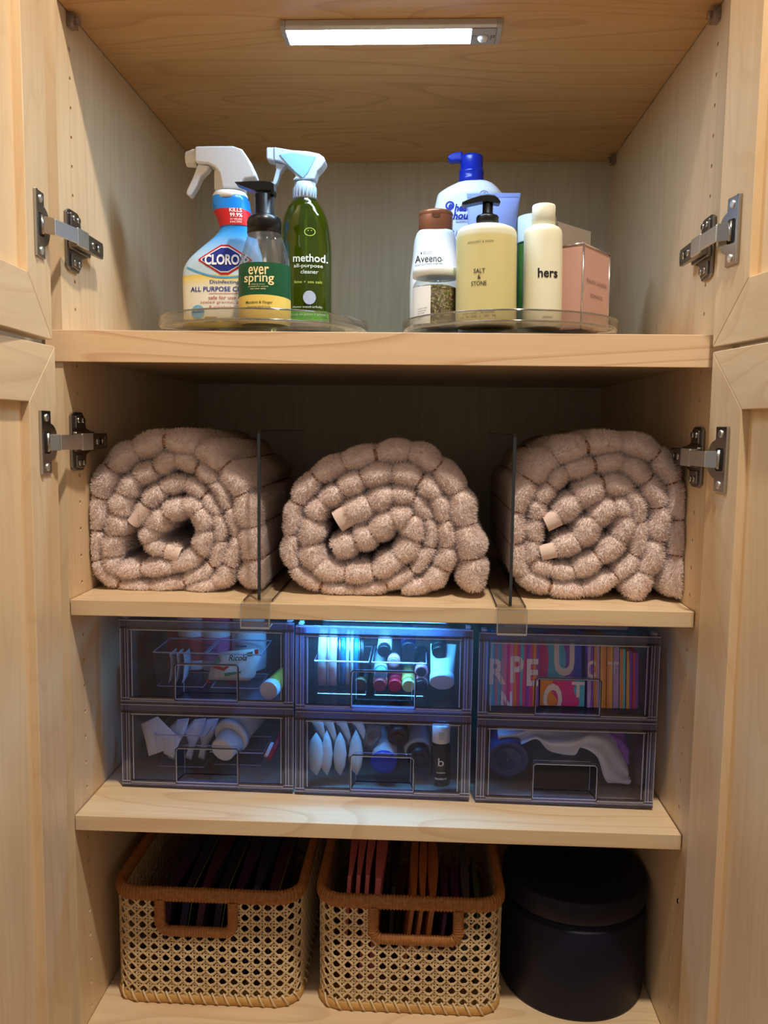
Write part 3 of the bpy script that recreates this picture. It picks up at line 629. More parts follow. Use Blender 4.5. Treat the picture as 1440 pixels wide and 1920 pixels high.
# ------------------------------------------------------------------ green all-purpose spray
def bottle_green_spray():
    y = .128; m_ = mpp(y); t = thing('spray_bottle', 'tall clear spray bottle of olive green cleaner with translucent trigger', 'spray bottle')
    rows = [(369, 553, 592, 19), (376, 546, 597, 22), (384, 539.5, 603, 25), (402, 532, 612, 30), (419, 528, 617, 33), (445, 526, 620.5, 35), (474, 526, 622, 36), (516, 526.5, 622.5, 36), (570, 527, 622.5, 36), (606, 528, 622, 35), (613, 531, 619, 32)]
    lf = Loft(rows_px(y, rows, base=TF), y, 2.15, 48); lf.mesh(MB()).build('body', clear('clear_green_bottle', (226, 236, 214), .04, .04), t)
    zl = pt(574, 379, y).z; li = Loft([r for r in rows_px(y, rows, base=TF+.001) if r[0] <= zl], y, 2.15, 40); li.mesh(MB(), -.0014).build('cleaner', clear('green_cleaner', (196, 204, 80), .01, .1, haze=.35, hazecol=(126, 142, 20)), t)
    k = MB(); c = pt(573, 500, y); k.tube([(c.x, y, TF+.004+ZO), (c.x, y, pt(573, 372, y).z+ZO)], .0022, 8); k.build('dip_tube', pmat('dip_tube_green', (140, 160, 70), .5), t)
    ink = Ink(lf.front, y-.028); PW = pmat('ink_pale', (226, 232, 226), .4); LG = pmat('ink_lime', (186, 206, 96), .4)
    k = MB(); ink.text(k, 'method.', 580.5, 482.5, 64, 15, 0, bold=.014); k.build('brand_lettering', PW, t); k = MB(); ink.text(k, 'all-purpose', 577, 498, 54, 9, 0, bold=.006); ink.text(k, 'cleaner', 579.5, 508.5, 33, 7.5, 0, bold=.006); k.build('lettering', PW, t); k = MB(); ink.text(k, 'cleans wand-erfully', 575, 575, 56, 5, 0); k.build('slogan', PW, t)
    k = MB(); ink.text(k, 'lime + sea salt', 577, 527.5, 52, 5.2, 0, bold=.006); k.build('scent_lettering', LG, t)
    k = MB(); ink.disc(k, 580, 433, 10.5, 8, 0, ring=.14); ink.disc(k, 577, 430.5, 1, 1); ink.disc(k, 583, 430.5, 1, 1); k.build('smile_mark', LG, t)
    k = MB(); ink.disc(k, 579.5, 557, 12, 13, 0); k.build('silver_seal', pmat('holo_silver', (206, 210, 220), .3, .2, var=((176, 196, 232), 300)), t)
    k = MB(); ink.poly(k, [(541, 582), (610, 581.5), (613.5, 584), (614, 600), (541, 600)], 0, .0005, 4); ink.text(k, 'tough on grease + grime', 576, 589, 64, 5, 1, .001); ink.poly(k, [(541, 600), (614, 600), (614, 611), (541, 611)], 2, .0005, 4); ink.text(k, 'plant-powered cleaning', 578, 605, 60, 3.4, 3, .001); k.build('bottom_label', [pmat('label_lime', (60, 184, 20), .4), PW, pmat('label_silver', (196, 192, 198), .3, .6), pmat('ink_mauve', (150, 110, 140), .5)], t)
    TW = pmat('translucent_trigger', (206, 224, 246), .3, trans=.0, sss=.2)
    q = lambda X, Y: (290+X/3.512, 260+Y/3.512)
    k = MB(); slab_px(k, [q(*p) for p in [(795, 74), (850, 84), (910, 95), (1020, 103), (1090, 118), (1125, 143), (1130, 168), (1105, 205), (1076, 235), (1060, 285), (916, 288), (938, 268), (925, 232), (880, 190), (830, 168), (797, 162)]], y, .0125); k.build('trigger_head', TW, t, .0035, 3)
    k = MB(); slab_px(k, [q(*p) for p in [(745, 72), (800, 74), (800, 164), (745, 150)]], y, .0105); k.build('nozzle_cap', pmat('nozzle_blue_white', (226, 234, 246), .35), t, .002)
    k = MB(); slab_px(k, [q(*p) for p in [(800, 168), (868, 182), (850, 205), (832, 230), (815, 285), (802, 312), (786, 314), (780, 304), (795, 255), (806, 215)]], y, .007); k.build('trigger', TW, t, .002)
    k = MB(); slab_px(k, [q(*p) for p in [(820, 105), (910, 92), (1062, 118), (1010, 225), (975, 262), (930, 225), (880, 175)]], y-.0128, .0012); k.build('head_inlay', pmat('trigger_inlay', (150, 206, 240), .25), t, .0008)
    c = pt(572, 355, y); z = lambda py: pt(572, py, y-.01).z
    k = MB(); ring(k, c.x, y, [(21.5*m_, z(371)), (21.5*m_, z(349)), (20*m_, z(346)), (19.5*m_, z(340)), (16*m_, z(339))], 32); k.build('collar', TW, t)
    for i in range(9):
        a = math.radians(-70+140*i/8); MB().box((-.0005, -.0006, z(369)+ZO), (.0005, .0006, z(351)+ZO)).build('collar_rib', TW, t, loc=(c.x+21.7*m_*math.sin(a), y-21.7*m_*math.cos(a), 0), rz=a)
bottle_green_spray()
# ------------------------------------------------------------------ right-hand turntable: hair and body care
Q2 = lambda X, Y: (740+X/3.349, 260+Y/3.349)
INKB = pmat('ink_black', (26, 26, 28), .5); INKG = pmat('ink_grey', (110, 112, 116), .5); INKBLUE = pmat('ink_blue', (24, 48, 168), .4)
def bottle_blue_pump():
    y = .198; m_ = mpp(y); t = thing('shampoo_bottle', 'large white shampoo bottle with deep blue pump', 'shampoo bottle')
    rows = [(338.5, 866, 916, 18), (341, 854, 924, 28), (347, 840, 932, 34), (353, 829, 938, 37), (358, 822, 942, 39), (363, 819.5, 943.5, 40), (376, 816.5, 945, 40), (392, 813, 946, 40), (450, 808, 948, 40), (560, 804, 948, 40), (610, 806, 946, 39)]
    lf = Loft(rows_px(y, rows, base=TF), y, 2.5, 44); lf.mesh(MB()).build('body', pmat('shampoo_white', (232, 238, 248), .3), t)
    ink = Ink(lf.front, y-.03)
    k = MB(); ink.text(k, 'head &', 875, 389, 46, 14, 0, bold=.03, shear=.25); ink.text(k, 'shoulders', 878, 404, 72, 14, 0, bold=.03, shear=.25); ink.text(k, 'ITCHY SCALP CARE', 884, 411.5, 58, 3.4, 0); ink.text(k, 'SHAMPOO + CONDITIONER', 886, 416, 62, 3.4, 0); ink.text(k, '2 in 1', 858, 437, 24, 11, 0, bold=.02, shear=.2); k.build('lettering', INKBLUE, t)
    k = MB(); ink.disc(k, 843.5, 384, 8.5, 8.5, 0, ring=.42); ink.disc(k, 845, 387, 4.2, 6, 0); k.build('swirl_mark', INKBLUE, t)
    k = MB(); ink.disc(k, 908, 365, 8.5, 8.5, 0, ring=.12); ink.text(k, '7', 908.5, 364, 5.5, 7.5, 0, bold=.01, shear=.2); k.build('number_badge', INKBLUE, t)
    BL = pmat('pump_blue', (14, 40, 160), .28); c = pt(884, 325, y); z = lambda py: pt(884, py, y-.013).z
    k = MB(); ring(k, c.x, y, [(22.5*m_, z(341)), (22.5*m_, z(330)), (22*m_, z(329)), (22*m_, z(322)), (22.5*m_, z(321)), (22.5*m_, z(316)), (20*m_, z(315)), (20.5*m_, z(292)), (20*m_, z(288)), (16*m_, z(285.5)), (8*m_, z(284.8))], 36); k.build('pump', BL, t)
    k = MB(); slab_px(k, [(868, 286), (852, 288), (843, 292), (838.5, 296), (840, 301), (845, 307), (852, 305), (868, 305)], y, 10*m_); k.build('spout', BL, t, .003, 3)
bottle_blue_pump()

def tube_lavender():
    y = .122; m_ = mpp(y); t = thing('cream_tube', 'lavender blue squeeze tube standing crimped end up', 'tube')
    rows = [(362, 875, 976.5, 1.2), (368, 875.5, 975.5, 1.4), (372, 876, 975, 3), (400, 877, 971, 12), (430, 879, 967, 19), (500, 886, 960, 27), (570, 892, 955, 30)]
    lf = Loft(rows_px(y, rows), y, 2.2, 40); lf.mesh(MB()).build('body', pmat('tube_lavender', (150, 170, 236), .32), t)
    c = pt(923, 590, y); z0 = pt(923, 571, y).z
    k = MB(); ring(k, c.x, y, [(30*m_, TF), (30.5*m_, TF+.002), (30.5*m_, z0), (29*m_, z0+.001)], 32); k.build('cap', WHITE, t)
    k = MB(); ink = Ink(lf.front, y-.01); ink.poly(k, [(877, 366), (974, 365), (974, 366), (877, 367)], 0, .0005, 3); k.build('crimp_line', pmat('tube_crimp', (120, 140, 210), .4), t)
tube_lavender()

def bottle_bronze_cap():
    y = .131; m_ = mpp(y); t = thing('shampoo_bottle', 'white hair bottle with bronze flip cap behind the herb jar', 'shampoo bottle')
    rows = [(430, 785, 850, 26), (434, 781.5, 853, 29), (444, 778, 855, 31), (455, 776, 856.5, 32), (487, 773, 858.5, 33), (517, 769, 861, 34), (560, 768, 862, 34), (604, 769, 861, 34), (611, 772, 858, 31)]
    lf = Loft(rows_px(y, rows, base=TF), y, 2.2, 40); lf.mesh(MB()).build('body', pmat('care_white', (236, 242, 248), .32), t)
    ink = Ink(lf.front, y-.022)
    k = MB(); ink.text(k, 'Aveeno', 803, 484.5, 50, 14, 0, bold=.004); ink.disc(k, 829.5, 488, 1, 1); ink.text(k, 'SCALP SOOTHING HAIRCARE', 804, 495.5, 52, 3.6, 0, rot=-.03); ink.text(k, 'NEW LOOK', 802, 472.5, 18, 3, 0); ink.text(k, 'SAME FORMULA', 802, 476, 18, 2.2, 0); ink.poly(k, [(789, 471), (791, 473), (791, 477), (789, 475)], 0, .0005, 0); k.build('lettering', pmat('ink_charcoal', (48, 44, 44), .5), t)
    BZ = pmat('bronze_cap', (150, 92, 62), .32, .35); c = pt(817, 412, y); z = lambda py: pt(817, py, y-.013).z
    k = MB(); ring(k, c.x, y, [(30*m_, z(432)), (31*m_, z(430)), (31*m_, z(403)), (30.5*m_, z(402)), (31*m_, z(401)), (31*m_, z(396)), (29*m_, z(392.5)), (24*m_, z(391))], 40, 1, .9); k.build('flip_cap', BZ, t)
    k = MB(); k.prism([(c.x+math.cos(a)*8*m_, z(402.5)+math.sin(a)*7*m_) for a in [math.pi*(1+i/10) for i in range(11)]], lambda u, v, q: (u, q, v+ZO), y-28.3*m_, y-27*m_); k.build('thumb_notch', pmat('bronze_notch', (112, 66, 44), .4, .3), t)
bottle_bronze_cap()

def herb_jar():
    y = .072; m_ = mpp(y); t = thing('herb_jar', 'glass jar of dried brown herbs with white label', 'jar')
    cx = pt(817, 560, y).x; R = 42.5*m_; z = lambda py: pt(817, py, y-R).z
    GL = clear('jar_glass', (232, 236, 236), .07, .03)
    k = MB(); ring(k, cx, y, [(R-.002, TF), (R, TF+.003), (R, z(531)), (R-.0025, z(523)), (R-.0045, z(519)), (R-.0045, z(512))], 44); k.build('glass', GL, t)
    hm = pmat('dried_herbs', (84, 66, 40), .85, var=((168, 142, 92), 260))
    k = MB(); ring(k, cx, y, [(R-.0022, TF+.002), (R-.0018, TF+.004), (R-.0018, z(535)), (R-.008, z(531)), (.0002, z(528))], 40); k.build('herbs', hm, t)
    fl = MB(); rnd = random.Random(4)
    for i in range(420):
        a = math.radians(rnd.uniform(-100, 100)); zz = rnd.uniform(TF+.004, z(534)); r = R-.0016; l = rnd.uniform(.001, .0032); h_ = rnd.uniform(.0004, .0010); th = rnd.uniform(0, 6.28)
        c = Vector((cx+r*math.sin(a), y-r*math.cos(a), zz+ZO)); e1 = Vector((math.cos(a), math.sin(a), 0)); e2 = Vector((0, 0, 1)); nn = Vector((math.sin(a), -math.cos(a), 0))
        u = (e1*math.cos(th)+e2*math.sin(th))*l; v = (e2*math.cos(th)-e1*math.sin(th))*h_
        fl.add([c-u-v, c+u-v+nn*.0005, c+u+v+nn*.0005, c-u+v], [(0, 1, 2, 3)], rnd.randint(0, 2))
    tag(fl.build('herb_flakes', [pmat('herb_pale', (206, 186, 136), .8), pmat('herb_brown', (120, 92, 54), .8), pmat('herb_olive', (128, 124, 68), .8)], t, fix=False), kind='stuff')
    k = MB(); ring(k, cx, y, [(R-.0005, z(514)), (R+.0006, z(513)), (R+.0006, z(499)), (R-.0006, z(496.5)), (R-.003, z(495.5))], 48); k.build('lid', pmat('lid_white', (238, 242, 246), .35), t)
    lf = Loft([(TF, cx, R, R), (z(512), cx, R, R)], y, 2.0, 40)
    k = MB(); lf.wrap(k, -88, -13, z(535), z(606), 18, 3, 0, .0004); k.build('label', pmat('paper_white', (240, 242, 242), .6), t)
    ink = Ink(lf.front, y-.026); k = MB(); ink.text(k, 'FACIAL', 778.5, 558, 9, 5, 0); ink.text(k, 'STEAM', 778, 568, 8, 5, 0)
    for i, (w_, py) in enumerate(((26, 578), (24, 582.5), (21, 587), (25, 591.5), (20, 595), (17, 599))): ink.text(k, 'botanical blend of herbs', 775+w_/2, py, w_, 2.4, 0, rot=-.12)
    k.build('label_lettering', INKB, t)
herb_jar()

def bottle_yellow_wash():
    y = .044; m_ = mpp(y); t = thing('body_wash_bottle', 'pale yellow body wash bottle with black pump', 'body wash bottle')
    rows = [(420, 872, 955), (422.5, 862, 964), (427, 857.5, 968), (433, 856, 969.5), (480, 855.5, 969), (560, 854.5, 968), (605, 854, 967.5), (611, 856, 965)]
    lf = Loft(rows_px(y, rows, base=TF), y, 2.0, 52)
    m = bpy.data.materials.new('translucent_yellow'); m.use_nodes = True; nt = m.node_tree; b = nt.nodes['Principled BSDF']; b.inputs['Roughness'].default_value = .35
    tc = nt.nodes.new('ShaderNodeTexCoord'); sp = nt.nodes.new('ShaderNodeSeparateXYZ'); nt.links.new(tc.outputs['Object'], sp.inputs[0])
    mr = nt.nodes.new('ShaderNodeMapRange'); mr.inputs[1].default_value = pt(912, 440, y-.03).z+ZO; mr.inputs[2].default_value = pt(912, 434, y-.03).z+ZO; nt.links.new(sp.outputs['Z'], mr.inputs[0])
    mx = nt.nodes.new('ShaderNodeMixRGB'); mx.inputs[1].default_value = srgb(218, 207, 148); mx.inputs[2].default_value = srgb(228, 228, 208); nt.links.new(mr.outputs[0], mx.inputs[0]); nt.links.new(mx.outputs[0], b.inputs['Base Color'])
    b.inputs['Subsurface Weight'].default_value = .15; b.inputs['Subsurface Radius'].default_value = (.006, .006, .003)
    lf.mesh(MB()).build('body', m, t)
    ink = Ink(lf.front, y-.036); k = MB()
    ink.text(k, 'BERGAMOT & HINOKI', 902, 452, 48, 4.2, 0, space=1.4, rot=-.03); ink.text(k, 'SALT', 899, 507, 21, 8.5, 0, bold=.004); ink.text(k, '&', 898.5, 518.5, 6, 8, 0, bold=.004); ink.text(k, 'STONE', 898, 530.5, 28, 8.5, 0, bold=.004)
    ink.text(k, 'BODY WASH  |  GEL DOUCHE', 898, 586, 58, 4, 0, rot=-.04); ink.text(k, '15  FL  OZ   |   450   ML', 898, 592.5, 66, 4, 0, rot=-.04); k.build('lettering', INKB, t)
    c = pt(914, 410, y); z = lambda py: pt(914, py, y-.013).z
    k = MB(); ring(k, c.x, y, [(20.5*m_, z(421)), (20.5*m_, z(403)), (19*m_, z(400)), (13*m_, z(399.5)), (11*m_, z(396)), (9.5*m_, z(395)), (9.5*m_, z(374))], 32); k.build('pump_collar', BLACK, t)
    k = MB(); slab_px(k, [Q2(*p) for p in [(420, 408), (470, 385), (530, 366), (580, 358), (625, 364), (648, 382), (664, 408), (655, 417), (612, 410), (575, 402), (540, 405), (490, 416), (440, 428), (424, 424)]], y, 12*m_); k.build('pump_head', BLACK, t, .003, 3)
bottle_yellow_wash()

def bottle_cream():
    y = .050; m_ = mpp(y); t = thing('conditioner_bottle', 'slim cream cylinder bottle with round cream cap', 'bottle')
    rows = [(421, 995, 1043), (423, 990, 1048), (427, 985, 1052.5), (433, 983, 1054.5), (480, 982, 1054.5), (560, 980.5, 1053.5), (604, 979.5, 1052.5), (610, 981.5, 1050.5)]
    lf = Loft(rows_px(y, rows, base=TF), y, 2.0, 44); lf.mesh(MB()).build('body', pmat('cream_plastic', (236, 234, 208), .38), t)
    c = pt(1019.5, 400, y); z = lambda py: pt(1019.5, py, y-.013).z
    k = MB(); ring(k, c.x, y, [(21*m_, z(421.5)), (21*m_, z(383)), (20*m_, z(380)), (16*m_, z(378.5))], 36); k.build('cap', pmat('cream_cap', (242, 242, 226), .35), t)
    ink = Ink(lf.front, y-.024); k = MB(); ink.text(k, 'hers', 1028, 510.5, 38, 18, 0, bold=.018); ink.text(k, 'conditioner', 1027, 593.5, 19, 3.6, 0); ink.text(k, '6.4 fl oz / 190 ml', 1026, 602.5, 27, 3.8, 0); k.build('lettering', INKB, t)
bottle_cream()

def bottle_green():
    y = .123; m_ = mpp(y); t = thing('shampoo_bottle', 'dark green bottle with white cap half hidden behind cream bottle', 'bottle')
    rows = [(453, 972, 1038), (457, 970, 1040), (500, 969, 1041), (604, 969, 1040), (610, 972, 1037)]
    lf = Loft(rows_px(y, rows, base=TF), y, 2.0, 36); lf.mesh(MB()).build('body', pmat('leaf_green', (52, 96, 30), .3), t)
    c = pt(1006, 430, y); z = lambda py: pt(1006, py, y-.013).z
    k = MB(); ring(k, c.x, y, [(35*m_, z(454)), (35.5*m_, z(452)), (35.5*m_, z(406)), (34*m_, z(403)), (28*m_, z(402))], 36); k.build('cap', pmat('cap_mint', (216, 230, 226), .4), t)
    ink = Ink(lf.front, y-.02); k = MB(); ink.text(k, 'scent', 972.5, 577, 3, 10, 0); k.build('lettering', pmat('ink_lime2', (150, 170, 110), .5), t)
bottle_green()

def carton(name, label, corner_px, yc, dirs, ztop, mats, edge, lettering=None):
    c = pt(corner_px[0], corner_px[1], yc); t = thing(name, label, 'box', (c.x, yc, TF+ZO))
    a, b = Vector((*dirs[0], 0)), Vector((*dirs[1], 0)); h = ztop-TF
    k = MB(); q = [Vector((0, 0, 0)), a, a+b, b]
    k.add([tuple(p) for p in q]+[(p.x, p.y, h) for p in q], [(0, 1, 2, 3), (4, 5, 6, 7), (0, 1, 5, 4), (1, 2, 6, 5), (2, 3, 7, 6), (3, 0, 4, 7)])
    k.build('body', mats, t, .0006)
    if edge:
        for p, q_ in (((0, 0, 0), (0, 0, h)), ((0, 0, h), (a.x, a.y, h)), ((0, 0, h), (b.x, b.y, h)), ((a.x, a.y, 0), (a.x, a.y, h)), ((b.x, b.y, 0), (b.x, b.y, h))):
            MB().tube([p, q_], .0012, 6).build('foil_edge', edge, t)
    return t, a, b, h, c
FOIL = pmat('foil_edge', (226, 226, 232), .15, .95)
PINK = pmat('carton_pink', (208, 162, 148), .35)
t, a, b, h, c = carton('perfume_carton', 'tall pink carton with silver foil edges', (1095, 456), .046, ((.049*.92, .072*.92), (-.033, .0225)), pt(1095, 456, .046).z, PINK, FOIL)
def on_face(u, v, off=.0006):          # u along the right-hand face 0..1, v height
    n = Vector((a.y, -a.x, 0)).normalized(); p = a*u+n*off; return (p.x, p.y, v)
def face_text(mb, body, u, v, w, hh, **kw):
    vs, fs = text_tris(body, 1.0, **kw); xs = [q[0] for q in vs]; ys = [q[1] for q in vs]
    L_ = a.length
    mb.add([on_face(u+((q[0]-(min(xs)+max(xs))/2)/(max(xs)-min(xs)))*w/L_, v+((q[1]-(min(ys)+max(ys))/2)/(max(ys)-min(ys)))*hh) for q in vs], fs)
k = MB(); face_text(k, 'RALPH LAUREN', .52, .0585, .060, .0045, space=1.1); face_text(k, 'ROMANCE', .52, .0425, .036, .0042, space=1.1); face_text(k, 'EAU DE PARFUM', .5, .0085, .040, .002); face_text(k, 'NATURAL SPRAY', .5, .0055, .02, .002)
k.build('lettering', pmat('ink_rose_grey', (128, 92, 84), .5), t)
t2, *_ = carton('cream_carton', 'plain white carton behind the pink carton', (1047, 415), .128, ((.052, .054), (-.020, .0193)), pt(1047, 415, .128).z, pmat('carton_white', (226, 222, 220), .5), None)
# ------------------------------------------------------------------ rolled towels
TERRY = pmat('terry', (235, 216, 211), .95, var=((242, 226, 220), 90), spec=.1)
PILE = fuzz('terry_pile', (247, 232, 227), (253, 242, 238), 60)
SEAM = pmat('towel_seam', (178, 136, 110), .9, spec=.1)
HEM = pmat('towel_hem', (236, 212, 200), .9, spec=.1, bump=(900, .3))
def towel(label, org, scl, ribbons, y0, zfloor, depth=.30, hems=(), xlim=(-9, 9)):
    t = thing('rolled_towel', label, 'towel', group='rolled towels on the shelf')
    allq = []
    for seams, half in ribbons:
        P = []; Hh = []; M = []; n = len(seams)
        C3 = [pt(org[0]+a/scl, org[1]+b/scl, y0) for a, b in seams]; m_ = mpp(y0)/scl
        tt = [0, .03, .1, .22, .36, .5, .64, .78, .9, .97]
        for i in range(n-1):
            a, b, c, d = C3[max(i-1, 0)], C3[i], C3[i+1], C3[min(i+2, n-1)]
            for j, q in enumerate(tt):
                v = .5*((2*b)+(c-a)*q+(2*a-5*b+4*c-d)*q*q+(3*b-a-3*c+d)*q**3)
                h0 = (half[i]+(half[min(i+1, n-1)]-half[i])*q)*1.12
                bulge = .44+.56*math.sqrt(max(0, math.sin(math.pi*q)))
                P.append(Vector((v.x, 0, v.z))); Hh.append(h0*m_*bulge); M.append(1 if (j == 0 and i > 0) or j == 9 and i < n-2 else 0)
        P.append(Vector((C3[-1].x, 0, C3[-1].z))); Hh.append(half[-1]*m_*.5); M.append(0)
        Hh[0] *= .55; k = len(P)
        prof = [(0, depth), (1, depth), (1, .16), (1, .07), (1.0, .03), (.99, .014), (.93, .005), (.78, -.003), (.42, -.009), (0, -.012), (-.42, -.009), (-.78, -.003), (-.93, .005), (-.99, .014), (-1.0, .03), (-1, .07), (-1, .16), (-1, depth), (0, depth)]
        npf = len(prof); V = np.zeros((k, npf, 3)); Cc = np.zeros((k, npf, 3))
        for i in range(k):
            a = P[max(i-1, 0)]; b = P[min(i+1, k-1)]; T_ = (b-a).normalized(); N_ = Vector((-T_.z, 0, T_.x))
            e = min(i, k-1-i); endf = 1.0
            for j, (w_, yy) in enumerate(prof):
                p = P[i]+N_*(w_*Hh[i]); yb = yy*(1 if yy > 0 else min(1.25, Hh[i]/(.8*max(Hh)+1e-9)))
                V[i, j] = (min(max(p.x+.0015*math.sin(yy*40+i), xlim[0]), xlim[1]), y0+yb, max(p.z, zfloor+.0008+(.0034 if min(abs(p.x+.1412), abs(p.x-.1502)) < .0195 else 0))+ZO); Cc[i, j] = (P[i].x, y0+max(yy, .012), P[i].z+ZO)
        mb = MB(); idx = lambda i, j: i*npf+j
        fs = []; ms = []
        for i in range(k-1):
            for j in range(npf-1): fs.append((idx(i, j), idx(i+1, j), idx(i+1, j+1), idx(i, j+1))); ms.append(M[i])
        mb.v = [tuple(x) for x in V.reshape(-1, 3)]; mb.f = fs; mb.m = ms; mb.sm = [True]*len(fs)
        mb.f += [tuple(idx(0, j) for j in range(npf-1)), tuple(idx(k-1, j) for j in range(npf-1))]; mb.m += [0, 0]; mb.sm += [False, False]
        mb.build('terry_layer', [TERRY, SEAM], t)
        Q = np.array([[V[i, j], V[i+1, j], V[i+1, j+1], V[i, j+1]] for i in range(k-1) for j in range(2, npf-3) if M[i] == 0])
        QC = np.array([Cc[i, j] for i in range(k-1) for j in range(2, npf-3) if M[i] == 0])
        allq.append((Q, QC))
    Q = np.concatenate([a for a, _ in allq]); QC = np.concatenate([b for _, b in allq])
    nr = np.cross(Q[:, 2]-Q[:, 0], Q[:, 3]-Q[:, 1]); ar = np.linalg.norm(nr, axis=1)+1e-12; nr /= ar[:, None]
    mid = Q.mean(1); flip = ((mid-QC)*nr).sum(1) < 0; nr[flip] *= -1
    wgt = ar*np.where(mid[:, 1] < y0+.02, 3.0, np.where(mid[:, 1] < y0+.09, 1.0, .35)); wgt /= wgt.sum()
    rng = np.random.default_rng(int(abs(org[0]))); K = 120000
    ii = rng.choice(len(Q), K, p=wgt); u = rng.random((K, 1)); v = rng.random((K, 1)); q = Q[ii]
    base = q[:, 0]*(1-u)*(1-v)+q[:, 1]*u*(1-v)+q[:, 2]*u*v+q[:, 3]*(1-u)*v
    # pile leans in clumps: direction varies smoothly over the surface
    ph = base*np.array([900, 500, 900]); lean = np.stack([np.sin(ph[:, 0]*.21+ph[:, 2]*.13)+np.sin(ph[:, 2]*.31), np.sin(ph[:, 0]*.17)*.6, np.cos(ph[:, 2]*.19+ph[:, 0]*.11)+np.sin(ph[:, 0]*.29)], 1)*.12
    d = nr[ii]*.8+lean+rng.normal(0, .33, (K, 3)); d /= np.linalg.norm(d, axis=1)[:, None]
    L_ = rng.uniform(.0026, .0058, (K, 1)); tip = base+d*L_; tip[:, 0] = np.clip(tip[:, 0], xlim[0], xlim[1]); tip[:, 2] = np.maximum(tip[:, 2], zfloor+.0005+ZO+np.where(np.minimum(abs(tip[:, 0]+.1412), abs(tip[:, 0]-.1502)) < .02, .0034, 0))
    sd = np.cross(d, rng.normal(0, 1, (K, 3))); sd /= np.linalg.norm(sd, axis=1)[:, None]; sd *= .00050
    vv = np.empty((K, 3, 3)); vv[:, 0] = base-sd; vv[:, 1] = base+sd; vv[:, 2] = tip
    me = bpy.data.meshes.new('terry_pile'); me.vertices.add(K*3); me.vertices.foreach_set('co', vv.reshape(-1).astype(np.float32))
    me.loops.add(K*3); me.loops.foreach_set('vertex_index', np.arange(K*3, dtype=np.int32)); me.polygons.add(K)
    me.polygons.foreach_set('loop_start', np.arange(0, K*3, 3, dtype=np.int32)); me.polygons.foreach_set('loop_total', np.full(K, 3, dtype=np.int32))
    me.materials.append(PILE); me.update(calc_edges=True)
    o = bpy.data.objects.new('terry_pile', me); COL.objects.link(o); o.parent = t; tag(o, kind='stuff')
    for (a, b, c_, d_, hw) in hems:
        p, q_ = pt(org[0]+a/scl, org[1]+b/scl, y0), pt(org[0]+c_/scl, org[1]+d_/scl, y0); T_ = (q_-p).normalized(); N_ = Vector((-T_.z, 0, T_.x))*(hw*mpp(y0)/scl)
        mb = MB(); mb.grid(lambda u, v: tuple((p+(q_-p)*u+N_*math.sin((v-.5)*math.pi))[:1])+(y0-.001-.009*math.cos((v-.5)*math.pi),)+((p+(q_-p)*u+N_*math.sin((v-.5)*math.pi)).z+ZO,), 4, 10)
        mb.grid(lambda u, v: ((p+(q_-p)*u+N_*(1 if v < .5 else -1)).x, y0+(.0 if v in (0, 1) else 0)+.05*v, (p+(q_-p)*u+N_*(1-2*v)).z+ZO), 2, 1)
        mb.build('hem', HEM, t)
YT = .030
towel('dusty pink rolled towel, leftmost of three, against the cabinet side', (150, 790), 3.4286, [
    ([(1130, 1062), (1122, 885), (1092, 680), (1045, 470), (930, 292), (755, 178), (548, 132), (360, 190), (205, 300), (125, 490), (98, 700), (108, 895), (255, 1045), (455, 1062), (670, 1030), (850, 925), (905, 770), (880, 600), (800, 480), (680, 395), (530, 430), (430, 540), (370, 650)],
     [100, 98, 98, 92, 84, 80, 74, 78, 82, 80, 72, 62, 50, 50, 48, 46, 44, 44, 46, 50, 56, 60, 50]),
    ([(690, 1085), (870, 1040), (965, 930), (1000, 740), (960, 560), (870, 390), (760, 290), (620, 240), (490, 300), (370, 370), (290, 470), (255, 600), (230, 730), (190, 870), (250, 955), (400, 950), (600, 925), (770, 850), (800, 700), (770, 570), (670, 545), (550, 600), (470, 690), (450, 780), (540, 830), (640, 850)],
     [36, 60, 58, 34, 40, 54, 60, 62, 64, 66, 74, 78, 72, 62, 58, 56, 58, 62, 70, 66, 64, 70, 66, 58, 50, 42])],
    YT, -.622, hems=((430, 545, 345, 655, 44), (560, 835, 650, 860, 50)), xlim=(-.356, -.1445))
towel('dusty pink rolled towel in the middle between the two clear dividers', (520, 810), 3.4286, [
    ([(1255, 1015), (1250, 815), (1205, 600), (1150, 390), (1025, 225), (850, 135), (635, 150), (425, 205), (250, 290), (130, 460), (85, 660), (110, 870), (280, 990), (500, 1020), (700, 985), (870, 890), (985, 740), (975, 560), (880, 430), (740, 400), (600, 460), (440, 540)],
     [70, 100, 90, 84, 70, 66, 62, 60, 62, 58, 50, 48, 46, 42, 44, 46, 44, 46, 52, 74, 92, 88]),
    ([(800, 1015), (960, 970), (1060, 880), (1090, 740), (1080, 570), (1020, 420), (920, 310), (740, 260), (545, 295), (410, 380), (290, 450), (230, 560), (215, 720), (250, 860), (430, 905), (620, 895), (780, 810), (870, 690), (850, 560), (740, 560), (610, 650), (500, 700), (370, 760)],
     [40, 64, 66, 62, 62, 68, 76, 76, 82, 72, 58, 76, 82, 72, 70, 72, 76, 80, 78, 84, 86, 84, 70])],
    YT-.002, -.622, hems=((480, 520, 385, 575, 74),), xlim=(-.138, .1468))
